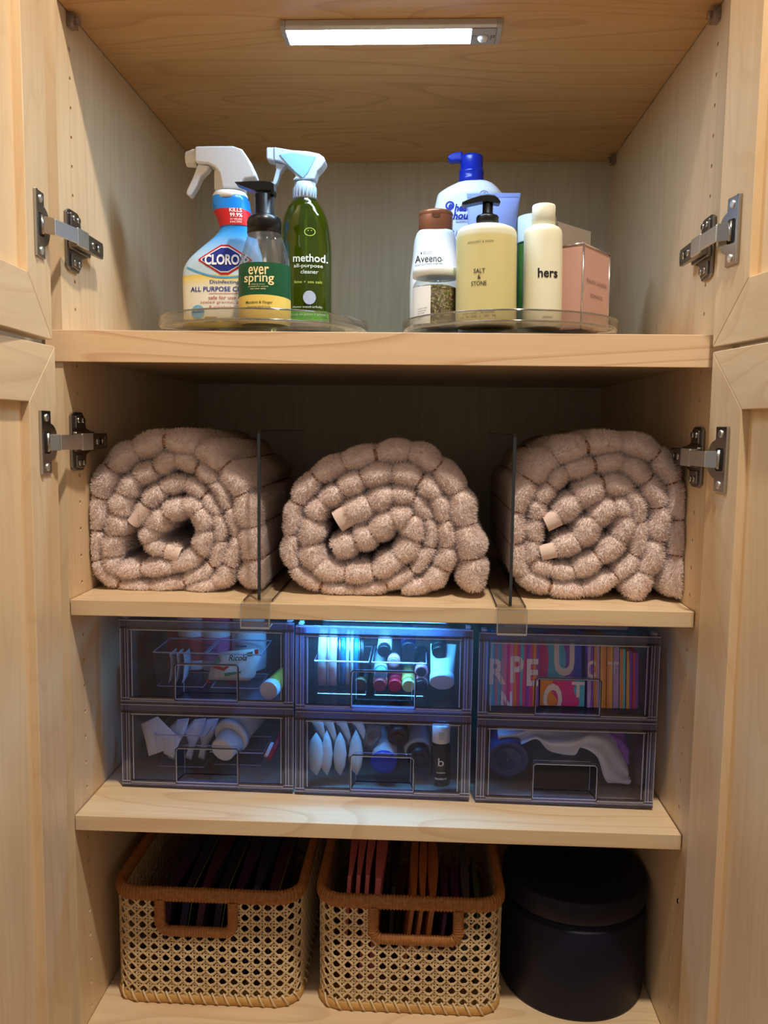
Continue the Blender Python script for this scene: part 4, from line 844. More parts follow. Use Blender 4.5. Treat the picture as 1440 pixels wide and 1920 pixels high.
towel('dusty pink rolled towel, rightmost of three, two pale hems showing', (920, 800), 3.692, [
    ([(1275, 1165), (1300, 890), (1305, 645), (1260, 390), (1140, 195), (905, 120), (668, 140), (440, 215), (275, 370), (180, 590), (170, 810), (230, 1020), (410, 1110), (640, 1125), (860, 1030), (1000, 890), (1030, 660), (960, 450), (780, 400), (600, 510), (450, 620)],
     [110, 84, 72, 76, 82, 74, 78, 86, 90, 76, 72, 66, 62, 64, 62, 56, 56, 66, 92, 100, 72]),
    ([(960, 1180), (1065, 1010), (1155, 790), (1165, 560), (1080, 370), (910, 250), (720, 265), (520, 310), (410, 400), (340, 520), (310, 640), (300, 790), (290, 930), (420, 990), (570, 1000), (740, 900), (890, 780), (930, 620), (850, 530), (720, 650), (600, 780), (430, 850)],
     [90, 84, 72, 76, 78, 68, 72, 70, 66, 66, 60, 62, 58, 60, 70, 80, 84, 66, 76, 94, 92, 62])],
    YT+.004, -.623, hems=((470, 625, 375, 670, 62), (450, 850, 340, 875, 56)), xlim=(.1535, .3575))

# ------------------------------------------------------------------ clear shelf dividers
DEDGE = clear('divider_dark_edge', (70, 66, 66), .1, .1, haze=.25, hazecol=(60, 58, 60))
DIVM = clear('divider_sheet', (248, 248, 248), .015, .05, graze=.25)
CLE = clear('clip_highlight', (232, 230, 224), .25, .08, haze=.35, hazecol=(236, 232, 224))  # thin pale bars stand in for highlights along the clip
def divider(x, lab, zs):
    t = thing('shelf_divider', lab, 'divider', (x, -.018, zs+ZO), group='clear shelf dividers')
    hgt = .198
    k = MB(); k.prism([(0, .0006), (.36, .0006), (.36, hgt), (.006, hgt), (.001, hgt-.002), (0, hgt-.006)], lambda u, v, q: (q, u, v), -.0012, .0012); k.build('upright_sheet', DIVM, t)
    k = MB(); k.prism([(-.0012, .001), (.0010, .001), (.0010, hgt-.006), (.006, hgt-.0012), (.36, hgt-.0012), (.36, hgt+.0002), (.005, hgt+.0002), (-.0008, hgt-.004), ], lambda u, v, q: (q, u, v), -.0017, .0017); k.build('edge', DEDGE, t)
    k = MB(); k.box((-.0165, -.006, .0004), (.0165, .36, .0024)); k.build('foot', DIVM, t)
    for s in (-1, 1):
        MB().box((s*.0165-.0007, -.006, .0003), (s*.0165+.0007, .36, .0026)).build('foot_edge', DEDGE, t)
    zb = -.0255; yf = -.0225
    CL = clear('clip_clear', (246, 244, 240), .05, .06, graze=.4)
    k = MB(); k.prism([(0, .0026), (yf, .0026), (yf-.002, .0006), (yf-.002, zb), (yf, zb-.002), (.004, zb-.002), (.004, zb), (yf+.0004, zb), (yf+.0004, .0004), (0, .0004)], lambda u, v, q: (q, u, v), -.0168, .0168); k.build('clip', CL, t, .0005)
    for a, b in (((-.0168, yf-.0026, zb-.0022), (.0168, yf-.0012, zb-.0002)), ((-.0168, yf-.0026, -.0004), (.0168, yf-.0014, .0008)), ((-.0170, yf-.0024, zb), (-.0158, yf-.0014, .001)), ((.0158, yf-.0024, zb), (.0170, yf-.0014, .001))): MB().box(a, b).build('clip_highlight_bar', CLE, t)
divider(-.1412, 'clear acrylic divider between the leftmost and middle towels', -.6222)
divider(.1502, 'clear acrylic divider between the middle and rightmost towels', -.6226)
# ------------------------------------------------------------------ stacking clear drawer boxes
SMK = clear('smoky_sheet', (249, 249, 252), .012, .05, graze=.25)
SMKF = clear('smoky_front', (247, 247, 251), .012, .04, haze=.025, hazecol=(186, 192, 222), graze=.3)
SMKB = clear('smoky_bar', (204, 203, 220), .05, .08, haze=.34, hazecol=(150, 156, 206), graze=.5)  # haze colour carries blue light that barely reaches the bars
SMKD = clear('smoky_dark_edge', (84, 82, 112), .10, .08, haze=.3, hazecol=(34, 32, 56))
SMKL = clear('smoky_blue_glint', (228, 230, 242), .16, .08, haze=.65, hazecol=(214, 222, 252))  # pale blue colour stands in for highlights and blue light along edges
YD, DW, DH, DD = .044, .2206, .1085, .31
def drawer_unit(x, zb, top, label, proto=None):
    if proto is not None:
        t = copy_tree(proto); t.location = (x, YD, zb+ZO); t['label'] = label
        if top:
            MB_top(t)
        return t
    t = thing('drawer_box', label, 'drawer box', (x, YD, zb+ZO), group='clear stacking drawer boxes')
    w = DW/2
    k = MB(); k.box((-w, .004, .001), (-w+.0018, DD, DH-.001)); k.box((w-.0018, .004, .001), (w, DD, DH-.001)); k.box((-w, .004, DH-.003), (w, DD, DH-.0012)); k.box((-w, .004, .001), (w, DD, .0028)); k.box((-w, DD-.002, .001), (w, DD, DH-.001)); k.build('shell', SMK, t, fix=False)
    for s in (-1, 1):
        k = MB(); k.box((s*w-.013*(s > 0), 0, .001), (s*w+.013*(s < 0), .006, DH-.0015)); k.build('front_post', SMKB, t, .0006)
        for dx, m in ((.0004, SMKL), (.0048, SMKD), (.0062, SMKL), (.0098, SMKL)):
            xx = s*(w-dx); MB().box((xx-.0005, -.0006, .002), (xx+.0005, .0006, DH-.002)).build('post_line', m, t)
    for z0, z1 in ((DH-.0095, DH), (0.0004, .0075)):
        k = MB(); k.box((-w, -.001, z0), (w, .006, z1)); k.build('front_bar', SMKB, t, .0006)
    for z, m in ((DH-.0003, SMKL), (DH-.0092, SMKD), (DH-.0105, SMKD), (.0078, SMKL), (.0004, SMKD), (.0040, SMKL)):
        MB().box((-w, -.0016, z-.0005), (w, -.0006, z+.0005)).build('bar_line', m, t)
    # sliding drawer
    iw = w-.0125; z0, z1 = .0085, DH-.0115
    k = MB(); hx, hz = .0405, .054
    # front with the handle cut out: pieces around it
    y0, y1 = -.0020, .0004
    k.box((-iw, y0, z0), (-hx, y1, z1)); k.box((hx, y0, z0), (iw, y1, z1)); k.box((-hx, y0, hz), (hx, y1, z1))
    dr = k.build('drawer', SMKF, t, fix=False); dr['label'] = 'sliding clear drawer'
    for a, b in (((-iw, z0), (-hx, z0)), ((hx, z0), (iw, z0))):
        MB().box((a[0], y0-.0012, z0-.0002), (b[0], y0+.0006, z0+.0014)).build('front_edge', SMKD, dr)
        MB().box((a[0], y0-.0014, z0-.0022), (b[0], y0+.0006, z0-.0010)).build('front_edge', SMKL, dr)
    for s in (-1, 1):
        MB().box((s*iw-.0008, y0-.001, z0), (s*iw+.0008, y0+.0008, z1)).build('front_edge', SMKD, dr)
        MB().box((s*(iw-.003)-.0005, y0-.001, z0+.002), (s*(iw-.003)+.0005, y0+.0004, z1-.002)).build('front_edge', SMKL, dr)
    MB().box((-iw, y0-.001, z1-.0012), (iw, y0+.0006, z1)).build('front_edge', SMKL, dr)
    # recessed pull: sloped hood, side cheeks, back wall
    k = MB()
    k.add([(-hx, y0, hz), (hx, y0, hz), (hx-.005, .022, hz-.005), (-hx+.005, .022, hz-.005)], [(0, 1, 2, 3)])
    k.add([(-hx, y0, z0), (-hx, y0, hz), (-hx+.005, .022, hz-.005), (-hx+.005, .022, z0)], [(0, 1, 2, 3)]); k.add([(hx, y0, z0), (hx, y0, hz), (hx-.005, .022, hz-.005), (hx-.005, .022, z0)], [(0, 1, 2, 3)])
    k.add([(-hx+.005, .022, z0), (hx-.005, .022, z0), (hx-.005, .022, hz-.005), (-hx+.005, .022, hz-.005)], [(0, 1, 2, 3)])
    k.build('pull_recess', SMKF, dr, fix=False)
    for pth, m, r in (([(-hx, y0, z0-.002), (-hx, y0, hz-.003), (-hx+.003, y0, hz), (hx-.003, y0, hz), (hx, y0, hz-.003), (hx, y0, z0-.002)], SMKD, .0009),
                      ([(-hx+.0012, y0-.0008, z0), (-hx+.0012, y0-.0008, hz-.004), (-hx+.004, y0-.0008, hz-.0013), (hx-.004, y0-.0008, hz-.0013), (hx-.0012, y0-.0008, hz-.004), (hx-.0012, y0-.0008, z0)], SMKL, .0005),
                      ([(-hx+.005, .021, z0+.001), (-hx+.005, .021, hz-.006), (hx-.005, .021, hz-.006), (hx-.005, .021, z0+.001)], SMKL, .0005),
                      ([(-hx, y0, z0), (-hx+.005, .021, z0+.001), (hx-.005, .021, z0+.001), (hx, y0, z0)], SMKD, .0009)):
        MB().tube(pth, r, 5, smooth=False).build('pull_edge', m, dr)
    k = MB(); k.box((-hx+.002, -.001, .0010), (hx-.002, .018, .0026)); k.build('pull_lip', SMKL, dr)
    k = MB(); k.box((-iw, .0, z0), (-iw+.0014, DD-.01, z1-.012)); k.box((iw-.0014, .0, z0), (iw, DD-.01, z1-.012)); k.box((-iw, .0, z0-.0008), (iw, DD-.01, z0+.0004)); k.build('drawer_body', SMK, dr, fix=False)
    return t
def MB_top(t):
    w = DW/2; x0, x1, y0, y1, z = -w+.030, w-.030, .030, DD-.03, DH+.0002
    for a, b in (((x0, y0, z), (x1, y0+.003, z+.006)), ((x0, y1, z), (x1, y1+.003, z+.006)), ((x0, y0, z), (x0+.003, y1, z+.006)), ((x1-.003, y0, z), (x1, y1, z+.006))):
        MB().box(a, b).build('stacking_ridge', SMKL, t)
    for s in (-1, 1):
        for yy in (.004, .012): MB().box((s*(w-.006)-.003, yy, z), (s*(w-.006)+.003, yy+.003, z+.003)).build('corner_lug', SMKL, t)
DX = [-.2205, .0025, .2308]; DZ = [-.8815, -.8844, -.8873]
LB = [['clear drawer box above the paper-sachet drawer, holding pill bottles and cough drop bag', 'clear drawer box, top middle, glowing blue, holding compacts and lip colours', 'clear drawer box holding colourful snack wrappers'],
      ['clear drawer box holding paper sachets and a round white tube end', 'clear drawer box, bottom middle, holding pouches and small toiletry bottles', 'clear drawer box holding a navy jar and a white plastic bag']]
PROTO = None
for c in range(3):
    for r in (1, 0):
        zb = DZ[c]+.0004+(DH+.0006 if r == 0 else 0)
        u = drawer_unit(DX[c], zb, r == 0, LB[r][c], PROTO)
        if PROTO is None: PROTO = u
def dz(c, r): return DZ[c]+.0004+(DH+.0006 if r == 0 else 0)+.0097     # inside floor of a drawer
def dp(px, py, y): return pt(px, py, y)

# ---- little shape helpers for the contents
def lying(t, name, mat, p, d, prof, n=24, parent=None, sx=1.0):
    """lathe about direction d from point p; prof [(r, s)]"""
    d = Vector(d).normalized(); e1 = d.cross(Vector((0, 0, 1)));
    e1 = Vector((1, 0, 0)) if e1.length < 1e-3 else e1.normalized()
    e2 = e1.cross(d); mb = MB(); mb.lathe(prof, n)
    mb.v = [tuple(Vector(p)+e1*x*sx+e2*y+d*z+Vector((0, 0, ZO))) for x, y, z in mb.v]
    return mb.build(name, mat, parent or t)
def bin_tray(x0, x1, y0, y1, z0, h, label):
    t = thing('divider_bin', label, 'tray', ((x0+x1)/2, (y0+y1)/2, z0+ZO), group='clear inner bins in the drawers')
    hx, hy = (x1-x0)/2, (y1-y0)/2; f = .004
    k = MB(); P = [(-hx+f, -hy+f), (hx-f, -hy+f), (hx-f, hy-f), (-hx+f, hy-f)]; T = [(-hx, -hy), (hx, -hy), (hx, hy), (-hx, hy)]
    k.add([(a, b, .0012) for a, b in P]+[(a, b, h) for a, b in T], [(0, 1, 2, 3)]+[(i, (i+1) % 4, 4+(i+1) % 4, 4+i) for i in range(4)]); k.build('bin', SMKF, t, fix=False)
    k = MB(); k.tube([(a, b, h) for a, b in T], .0010, 6, closed=True, smooth=False); k.build('lip', SMKL, t)
    k = MB(); k.tube([(a, b, .0016) for a, b in P], .0007, 6, closed=True, smooth=False); k.build('foot', SMKL, t)
    return t
def pouch(name, label, cat, outline, y, th, mat, group=None, lean=0.0, puff=True):
    """soft packet: outline in pixels at depth y, pillow thickness th"""
    t = thing(name, label, cat, group=group); P = [pt(a, b, y) for a, b in outline]
    for q in P: q.z = max(q.z, f+.0012)
    c = sum(P, Vector((0, 0, 0)))/len(P); mb = MB(); n = len(P); rings = [(1.0, 0), (.86, .62), (.6, .9), (.25, 1.0)]
    for sgn in (-1, 1):
        vs = []
        for g_, h in rings: vs += [((c+(p-c)*g_).x, y+sgn*h*th/2+lean*(p.z-c.z)*g_, (c+(p-c)*g_).z+ZO) for p in P]
        vs.append((c.x, y+sgn*th/2, c.z+ZO)); fs = [(j*n+i, j*n+(i+1) % n, (j+1)*n+(i+1) % n, (j+1)*n+i) for j in range(len(rings)-1) for i in range(n)]
        fs += [((len(rings)-1)*n+i, (len(rings)-1)*n+(i+1) % n, len(rings)*n) for i in range(n)]
        mb.add(vs, fs, 0, puff)
    mb.build('packet', mat, t); return t

# ---- drawer 1: pill bottles, cough drops
f = dz(0, 0)
bin_tray(-.300, -.232, .078, .150, f, .048, 'clear inner bin with folded strips beside the red box'); bin_tray(-.229, -.158, .078, .150, f, .048, 'clear inner bin under the cough drop bag')
PILLW = pmat('pill_white', (228, 230, 236), .45)
for i, (px, body, lab) in enumerate(((364, (214, 92, 84), 'white-capped pill bottle with red label'), (408, (226, 116, 170), 'pill bottle with pink label and cap'), (467, (228, 230, 236), 'white-capped pill bottle behind the cough drop bag'))):
    y = .182; c = dp(px, 1240, y); t = thing('pill_bottle', lab, 'pill bottle', (c.x, y, f+ZO), group='pill bottles in the top drawer')
    k = MB(); k.lathe([(.0235, 0), (.0245, .002), (.0245, .060), (.022, .066), (.020, .068)], 32); k.build('body', PILLW, t)
    k = MB(); k.lathe([(.0247, .014), (.0247, .048)], 32, cap=False); k.build('label', pmat('pill_label_%d' % i, body, .5), t)
    k = MB(); k.lathe([(.0225, .0685), (.023, .070), (.023, .082), (.021, .084)], 32); k.build('cap', PILLW if i != 1 else pmat('pill_pink', (222, 96, 158), .45), t)
    for q in range(3): MB().box((-.014, -.0252, .022+q*.007), (.010-q*.004, -.0246, .0245+q*.007)).build('print', pmat('ink_dusk', (90, 96, 120), .5), t)
t = thing('small_carton', 'small dull red carton at the back of the pill bottle drawer', 'box', (-.296, .185, f+ZO)); MB().box((-.013, -.02, 0), (.013, .02, .055)).build('carton', pmat('carton_red', (150, 58, 52), .5), t, .0006)
t = pouch('cough_drop_bag', 'white cough drop bag with green leaves and red print', 'bag', [(398, 1246), (414, 1222), (440, 1220), (484, 1216), (488, 1232), (478, 1268), (468, 1282), (440, 1290), (410, 1292), (388, 1284), (392, 1262)], .115, .024, pmat('bag_white', (232, 232, 226), .35, var=((206, 214, 200), 60)))
ink = Ink(lambda x, z, off: (x, .115-.0125-off, max(z, dz(0, 0)+.0012)+ZO), .103)
k = MB(); ink.text(k, 'Ricola', 446, 1233, 34, 11, 0, bold=.01, shear=.3); k.build('lettering', INKB, t)
k = MB(); ink.poly(k, [(396, 1240), (402, 1246), (420, 1252), (428, 1244), (430, 1250), (420, 1258), (400, 1252)], 0, .0002, 0); ink.poly(k, [(386, 1272), (398, 1284), (410, 1284), (404, 1291), (390, 1290)], 0, .0002, 0); ink.poly(k, [(424, 1284), (440, 1278), (442, 1284), (430, 1290)], 0, .0002, 0); ink.poly(k, [(477, 1218), (485, 1217), (485, 1226), (478, 1228)], 0, .0002, 0); k.build('red_print', pmat('print_red', (196, 58, 44), .5), t)
k = MB(); ink.poly(k, [(402, 1236), (410, 1232), (414, 1240), (406, 1244)], 0, .0002, 0); ink.poly(k, [(462, 1224), (474, 1221), (474, 1230), (464, 1231)], 0, .0002, 0); ink.poly(k, [(420, 1262), (452, 1258), (452, 1262), (422, 1268)], 0, .0002, 0); k.build('green_print', pmat('print_green', (74, 140, 96), .5), t)
c = dp(507, 1289, .075); t = thing('small_bottle', 'small bottle lying with round white cap end facing out', 'bottle')
lying(t, 'cap', PILLW, (c.x, .062, c.z), (.18, 1, .05), [(.0115, 0), (.0122, .001), (.0122, .012), (.010, .013)]); lying(t, 'body', pmat('amber_body', (186, 160, 60), .4), (c.x+.0024, .075, c.z+.0006), (.18, 1, .05), [(.0105, 0), (.0112, .004), (.0112, .045)])
for i, xx in enumerate((-.286, -.279, -.272)):
    t = thing('folded_strip', ('thin white folded strip standing first in the left bin', 'thin white folded strip standing second in the left bin', 'thin white folded strip standing third in the left bin')[i], 'paper strip', group='folded strips'); k = MB()
    k.grid(lambda u, v: (xx+.004*math.sin(v*2.5)+.002*i, .095+.03*u, f+.0016+.040*v+ZO), 2, 8); o = k.build('strip', pmat('paper_dim', (196, 198, 206), .7), t); o.modifiers.new('thick', 'SOLIDIFY').thickness = .0006

# ---- drawer 2: compacts, lip colours, white tube
f = dz(1, 0)
bin_tray(-.088, -.018, .074, .150, f, .046, 'clear inner bin holding the two standing compacts'); bin_tray(-.014, .056, .074, .150, f, .046, 'clear inner bin holding the lip colours')
def compact(px, r, th, y, mats, label):
    c = dp(px, 1258, y); t = thing('compact', label, 'compact', group='standing compacts')
    z = f+.0018+r; a = (1, .06, 0)
    lying(t, 'base', mats[0], (c.x, y, z), a, [(r-.001, 0), (r, .001), (r, th*.55)], 40); lying(t, 'lid', mats[1], (c.x+th*.57, y+.0006, z), a, [(r, 0), (r, th*.42), (r-.001, th*.45)], 40); lying(t, 'seam', mats[2], (c.x+th*.5, y, z), a, [(r+.0004, 0), (r+.0004, th*.09)], 40)
compact(599, .0385, .024, .115, (pmat('compact_rose', (206, 178, 172), .3), pmat('compact_rose2', (224, 200, 192), .25), BRIGHT), 'pale rose round compact standing on edge')
compact(626, .0385, .016, .118, (pmat('compact_navy', (30, 44, 70), .25), pmat('compact_blue', (40, 120, 170), .2, .3), STEEL), 'dark blue round compact standing on edge')
compact(649, .037, .010, .120, (pmat('compact_pearl', (196, 204, 196), .25), pmat('compact_pearl2', (206, 214, 206), .25), STEEL), 'thin pearl grey compact standing on edge')
compact(664, .037, .013, .122, (pmat('compact_blue2', (36, 130, 184), .2, .3), BLACK, STEELD), 'bright blue and black compact standing on edge')
lipdefs = [(720, 1222, .118, (225, 226, 230), (20, 20, 22), 'lip colour with white cap and black end'), (738, 1242, .112, (16, 16, 18), (226, 150, 168), 'lip gloss with black cap and pale pink end'), (766, 1216, .120, (16, 22, 70), (16, 16, 30), 'dark navy lip tube'), (790, 1260, .108, (20, 18, 20), (228, 140, 170), 'lip gloss with pink body and black ringed end'), (822, 1224, .118, (14, 40, 40), (20, 30, 30), 'rounded dark green lip tube'), (714, 1266, .106, (200, 208, 214), (120, 160, 190), 'small silver lip tube with pale blue end'), (712, 1294, .100, (232, 130, 120), (160, 60, 60), 'small coral lip pot'), (740, 1294, .100, (150, 20, 40), (200, 20, 40), 'small crimson lip pot'), (766, 1292, .100, (190, 170, 90), (206, 196, 120), 'small gold lip pot'), (789, 1290, .100, (226, 150, 170), (20, 18, 20), 'small pink lip tube with black ringed end'), (675, 1292, .102, (52, 44, 44), (90, 70, 50), 'small dark brown lip pot')]
for i, (px, py, y, cb, ce, lab) in enumerate(lipdefs):
    c = dp(px, py, y-.02); t = thing('lip_colour', lab, 'lip colour', group='lip colours in the glowing drawer'); z = max(c.z, f+.0135); d = (.05*math.sin(i*2.1), 1, .10 if py > 1275 else .22)
    lying(t, 'end', pmat('lip_end_%d' % i, ce, .3), (c.x, y-.02, z), d, [(.0075, 0), (.0085, .0012), (.0085, .010)], 20); lying(t, 'case', pmat('lip_case_%d' % i, cb, .25), Vector((c.x, y-.02, z))+Vector(d).normalized()*.0102, d, [(.0092, 0), (.0096, .001), (.0096, .044), (.008, .046)], 20)
    if i in (1, 3, 9): lying(t, 'ring_mark', PILLW if i == 1 else INKB, Vector((c.x, y-.0203, z)), d, [(.0050, 0), (.0066, -.0001), (.0066, .0004)], 20)
t = thing('cream_tube', 'small frosted white squeeze tube lying with flat cap out', 'tube'); c = dp(828, 1296, .080); c.z = max(c.z, f+.0195)
lying(t, 'cap', pmat('tube_cap_white', (216, 222, 228), .35), (c.x, .080, c.z), (.04, .80, .62), [(.0150, 0), (.0160, .001), (.0160, .010)], 30)
k = MB(); dd = Vector((.04, .80, .62)).normalized(); e1 = dd.cross(Vector((0, 0, 1))).normalized(); e2 = e1.cross(dd); b0 = Vector((c.x, .080, c.z+ZO))+dd*.0102
k.grid(lambda u, v: tuple(b0+dd*(.052*v)+e1*(.0152*math.cos(2*math.pi*u)*(1+.15*v))+e2*(.0152*math.sin(2*math.pi*u)*(1-v*.94))), 24, 6); k.build('body', pmat('tube_frost', (210, 222, 224), .4), t)

# ---- drawer 3: bright snack wrappers
f = dz(2, 0)
SNC = [(96, 204, 246), (252, 158, 76), (238, 66, 166), (150, 84, 218), (246, 138, 194), (76, 88, 222), (255, 196, 94), (202, 172, 238), (246, 72, 104), (110, 222, 242)]
SNM = [pmat('wrap_%d' % i, c, .35) for i, c in enumerate(SNC)]; LETW = pmat('wrap_letter', (252, 240, 250), .4)
def clip_x(vs, fs, x0, x1):
    """keep the part of flat lettering between two verticals"""
    bm = bmesh.new(); V = [bm.verts.new(v) for v in vs]
    for q in fs:
        try: bm.faces.new([V[i] for i in q])
        except ValueError: pass
    for co, no in (((x0, 0, 0), (-1, 0, 0)), ((x1, 0, 0), (1, 0, 0))):
        bmesh.ops.bisect_plane(bm, geom=list(bm.verts)+list(bm.edges)+list(bm.faces), plane_co=co, plane_no=no, clear_outer=True)
    bm.verts.index_update(); out = [tuple(v.co) for v in bm.verts], [tuple(v.index for v in q.verts) for q in bm.faces]; bm.free(); return out
def wrapper(x0, x1, y0, y1, h, cols, label, letters=(), slant=0.0, ph=0.0):
    """flat bar packet standing on its edge; the front carries broad colour swirls and pieces of big letters"""
    t = thing('snack_packet', label, 'snack packet', (x0, y0, f+.0006+ZO), group='snack packets'); w = x1-x0; dpth = y1-y0
    k = MB(); k.box((0, 0, 0), (w, dpth, h)); k.v = [(x, y+slant*z, z) for x, y, z in k.v]; k.build('packet', SNM[cols[-1]], t)
    k = MB(); ns = len(cols)
    for q in range(ns):
        g = lambda u, v, q=q: (min(w, max(0, w*(q+u)/ns+((.10*math.sin(v*3.2+ph)+.07*math.sin(v*7+ph*2))*w if 0 < q+u < ns else 0))), -.0004+slant*h*v, h*v)
        k.grid(g, 1, 12, cols[q])
    k.build('swirl_print', SNM, t, fix=False)
    k = MB(); k.box((w*.2, .002, h+.0001), (w*.8, dpth, h+.0005)); k.v = [(x, y+slant*z, z) for x, y, z in k.v]; k.build('top_stripe', SNM[cols[0]], t)
    for (ch, cx, cz, sx, sz) in letters:
        vs, fs = text_tris(ch, 1.0, bold=.03); X = [v[0] for v in vs]; Y = [v[1] for v in vs]; mx_, my_ = (min(X)+max(X))/2, (min(Y)+max(Y))/2; wx, wy = max(X)-min(X), max(Y)-min(Y)
        vv = [(cx-x0+(v[0]-mx_)/wx*sx, 0, cz+(v[1]-my_)/wy*sz) for v in vs]; vv, ff = clip_x(vv, fs, .0002, w-.0002)
        vv = [(x, -.0010+slant*z, min(max(z, .0005), h-.0005)) for x, y, z in vv]
        if ff: kk = MB(); kk.add(vv, ff); kk.build('letter', LETW, t)
    return t
ordn = ['first', 'second', 'third', 'fourth', 'fifth', 'sixth', 'seventh', 'eighth']
BIG = [('R', .146, .043, .022, .032), ('P', .1705, .046, .017, .034), ('E', .190, .043, .015, .034), ('N', .158, .006, .014, .024)]
CL_ = [(0, 0), (7, 0), (7, 4), (2, 4), (1, 2), (0, 2), (3, 2), (1, 3)]
for i in range(8): x = .1345+.0080*i; wrapper(x, x+.0077, .062+.0006*(i % 3), .125, .080, CL_[i], ordn[i]+' thin bright packet counted from the glowing middle drawer', BIG, slant=.10, ph=i*.9)
wrapper(.2005, .2545, .076, .110, .083, (2, 0, 0, 3, 5), 'wide bright packet in the middle of the snack drawer, upper', [('U', .2325, .058, .026, .046)], slant=.16, ph=1.2)
wrapper(.2005, .2565, .0675, .0750, .033, (1, 2, 2, 0), 'wide bright packet lying low in the middle of the snack drawer', [('O', .2165, .008, .024, .042), ('T', .248, .022, .016, .02)], slant=.02, ph=.4)
CR_ = [(7, 3), (1, 7), (6, 1), (1, 6), (7, 7), (1, 9), (6, 3), (8, 3)]
BG2 = [('C', .2640, .048, .012, .022), ('T', .2915, .050, .014, .016)]
for i in range(8): x = .2595+.0081*i; wrapper(x, x+.0070, .064+.0007*((i*2) % 3), .135, .085-.0022*i, CR_[i], ordn[i]+' thin orange and lilac packet after the wide middle ones', BG2, slant=.12, ph=i*1.3)

# ---- drawer 4: sachets, tube, toothbrush
f = dz(0, 1)
bin_tray(-.300, -.232, .078, .150, f, .046, 'clear inner bin under the paper sachets'); bin_tray(-.229, -.158, .090, .150, f, .020, 'clear inner bin under the round white tube end')
PAP = pmat('sachet_paper', (232, 232, 232), .6, var=((240, 240, 240), 30)); PLAS = pmat('sachet_gloss', (226, 230, 240), .25, var=((190, 194, 212), 50))
pouch('paper_sachet', 'broad white paper sachet leaning at the corner of the drawer', 'sachet', [(262, 1360), (292, 1347), (338, 1385), (320, 1402), (282, 1414), (274, 1390)], .088, .006, PAP, lean=.3)
pouch('paper_sachet', 'pale sachet leaning behind the broad white one', 'sachet', [(300, 1382), (338, 1386), (326, 1420), (308, 1412)], .084, .004, PAP, lean=.2)
for i, (ox, lab) in enumerate(((0, 'crinkled clear packet near the broad sachet'), (32, 'crinkled packet with blue print in the sachet drawer'), (56, 'crinkled pale packet beside the round white tube end'))):
    pouch('plastic_packet', lab, 'packet', [(312+ox, 1370), (330+ox, 1352), (352+ox, 1350), (348+ox, 1372), (336+ox, 1394), (330+ox, 1420), (318+ox, 1416), (322+ox, 1392)], .100+.006*i, .010, PLAS, lean=.3, puff=False)
t = thing('cream_tube', 'white tube with printed side lying round end out in sachet drawer', 'tube'); c = dp(432, 1382, .10)
lying(t, 'flange', pmat('jar_white', (224, 226, 230), .35), (c.x, .098, c.z), (.28, .9, .22), [(.022, 0), (.0245, .002), (.0245, .008)], 36); lying(t, 'body', pmat('tube_white2', (216, 218, 224), .4), (c.x+.0025, .106, c.z+.002), (.28, .9, .22), [(.0205, 0), (.0205, .09)], 32)
lying(t, 'cap', pmat('jar_white', (224, 226, 230), .35), (c.x-.006, .078, c.z-.010), (.28, .9, .22), [(.0150, 0), (.0165, .0015), (.0165, .012), (.020, .024)], 36)
t = thing('toothbrush', 'red and white toothbrush leaning along the sachet drawer side', 'toothbrush'); a, b = dp(504, 1424, .075), dp(528, 1372, .11)
k = MB(); k.tube([(a.x, .075, a.z+ZO), ((a.x+b.x)/2+.001, .09, (a.z+b.z)/2+ZO), (b.x, .11, b.z+ZO)], [.0034, .0040, .0036], 10); k.build('handle', pmat('brush_red', (168, 40, 62), .3), t)
k = MB(); k.tube([(a.x-.004, .077, a.z+.003+ZO), ((a.x+b.x)/2-.004, .092, (a.z+b.z)/2+.003+ZO)], .0030, 10); k.build('grip', pmat('brush_white', (226, 214, 218), .4), t)

# ---- drawer 5: pouches, jar, bottles
f = dz(1, 1)
LEAFP = pmat('pouch_pale', (214, 218, 218), .5, var=((196, 204, 200), 40)); DARKBAND = pmat('pouch_band', (70, 74, 78), .5)
for i, (cx, w_, lab) in enumerate(((592, 15, 'pointed pale pouch, first from the drawer corner'), (612, 12, 'pointed pale pouch, second from the drawer corner'), (637, 13, 'pointed pale pouch with greenish edge, third in the row'), (667, 14, 'pointed pale pouch beside the clear packet, last in the row'))):
    t = pouch('pointed_pouch', lab, 'pouch', [(cx, 1374-4*i % 7), (cx+w_*.7, 1390), (cx+w_, 1412), (cx+w_*.8, 1435), (cx+w_*.2, 1452), (cx-w_*.7, 1440), (cx-w_, 1415), (cx-w_*.7, 1390)], .072+.004*i, .012, LEAFP, 'pointed pouches in a row', lean=.15)
    u = pouch('pouch_top', 'x', 'pouch', [(cx-8, 1350), (cx+12, 1350), (cx+w_+8, 1380), (cx+w_+6, 1402), (cx+w_*.6, 1385), (cx-2, 1370)], .082+.004*i, .006, LEAFP)
    v = pouch('pouch_band', 'x', 'pouch', [(cx-6, 1358), (cx, 1362), (cx+w_+2, 1390), (cx+w_+4, 1420), (cx+w_-3, 1405), (cx-4, 1374)], .078+.004*i, .005, DARKBAND)
    for q, nm in ((u, 'folded_top'), (v, 'dark_edge')):
        ch = q.children[0]; ch.parent = t; ch.name = nm; bpy.data.objects.remove(q)
pouch('plastic_packet', 'thin clear grey packet beside the pointed pouches', 'packet', [(688, 1362), (712, 1356), (716, 1380), (704, 1402), (686, 1408), (682, 1385)], .092, .006, clear('packet_clear', (190, 200, 206), .08, .15, haze=.25, hazecol=(150, 160, 166)))
BOTW = pmat('bottle_grey_white', (206, 212, 216), .4); BRN = pmat('cap_brown', (48, 36, 34), .3)
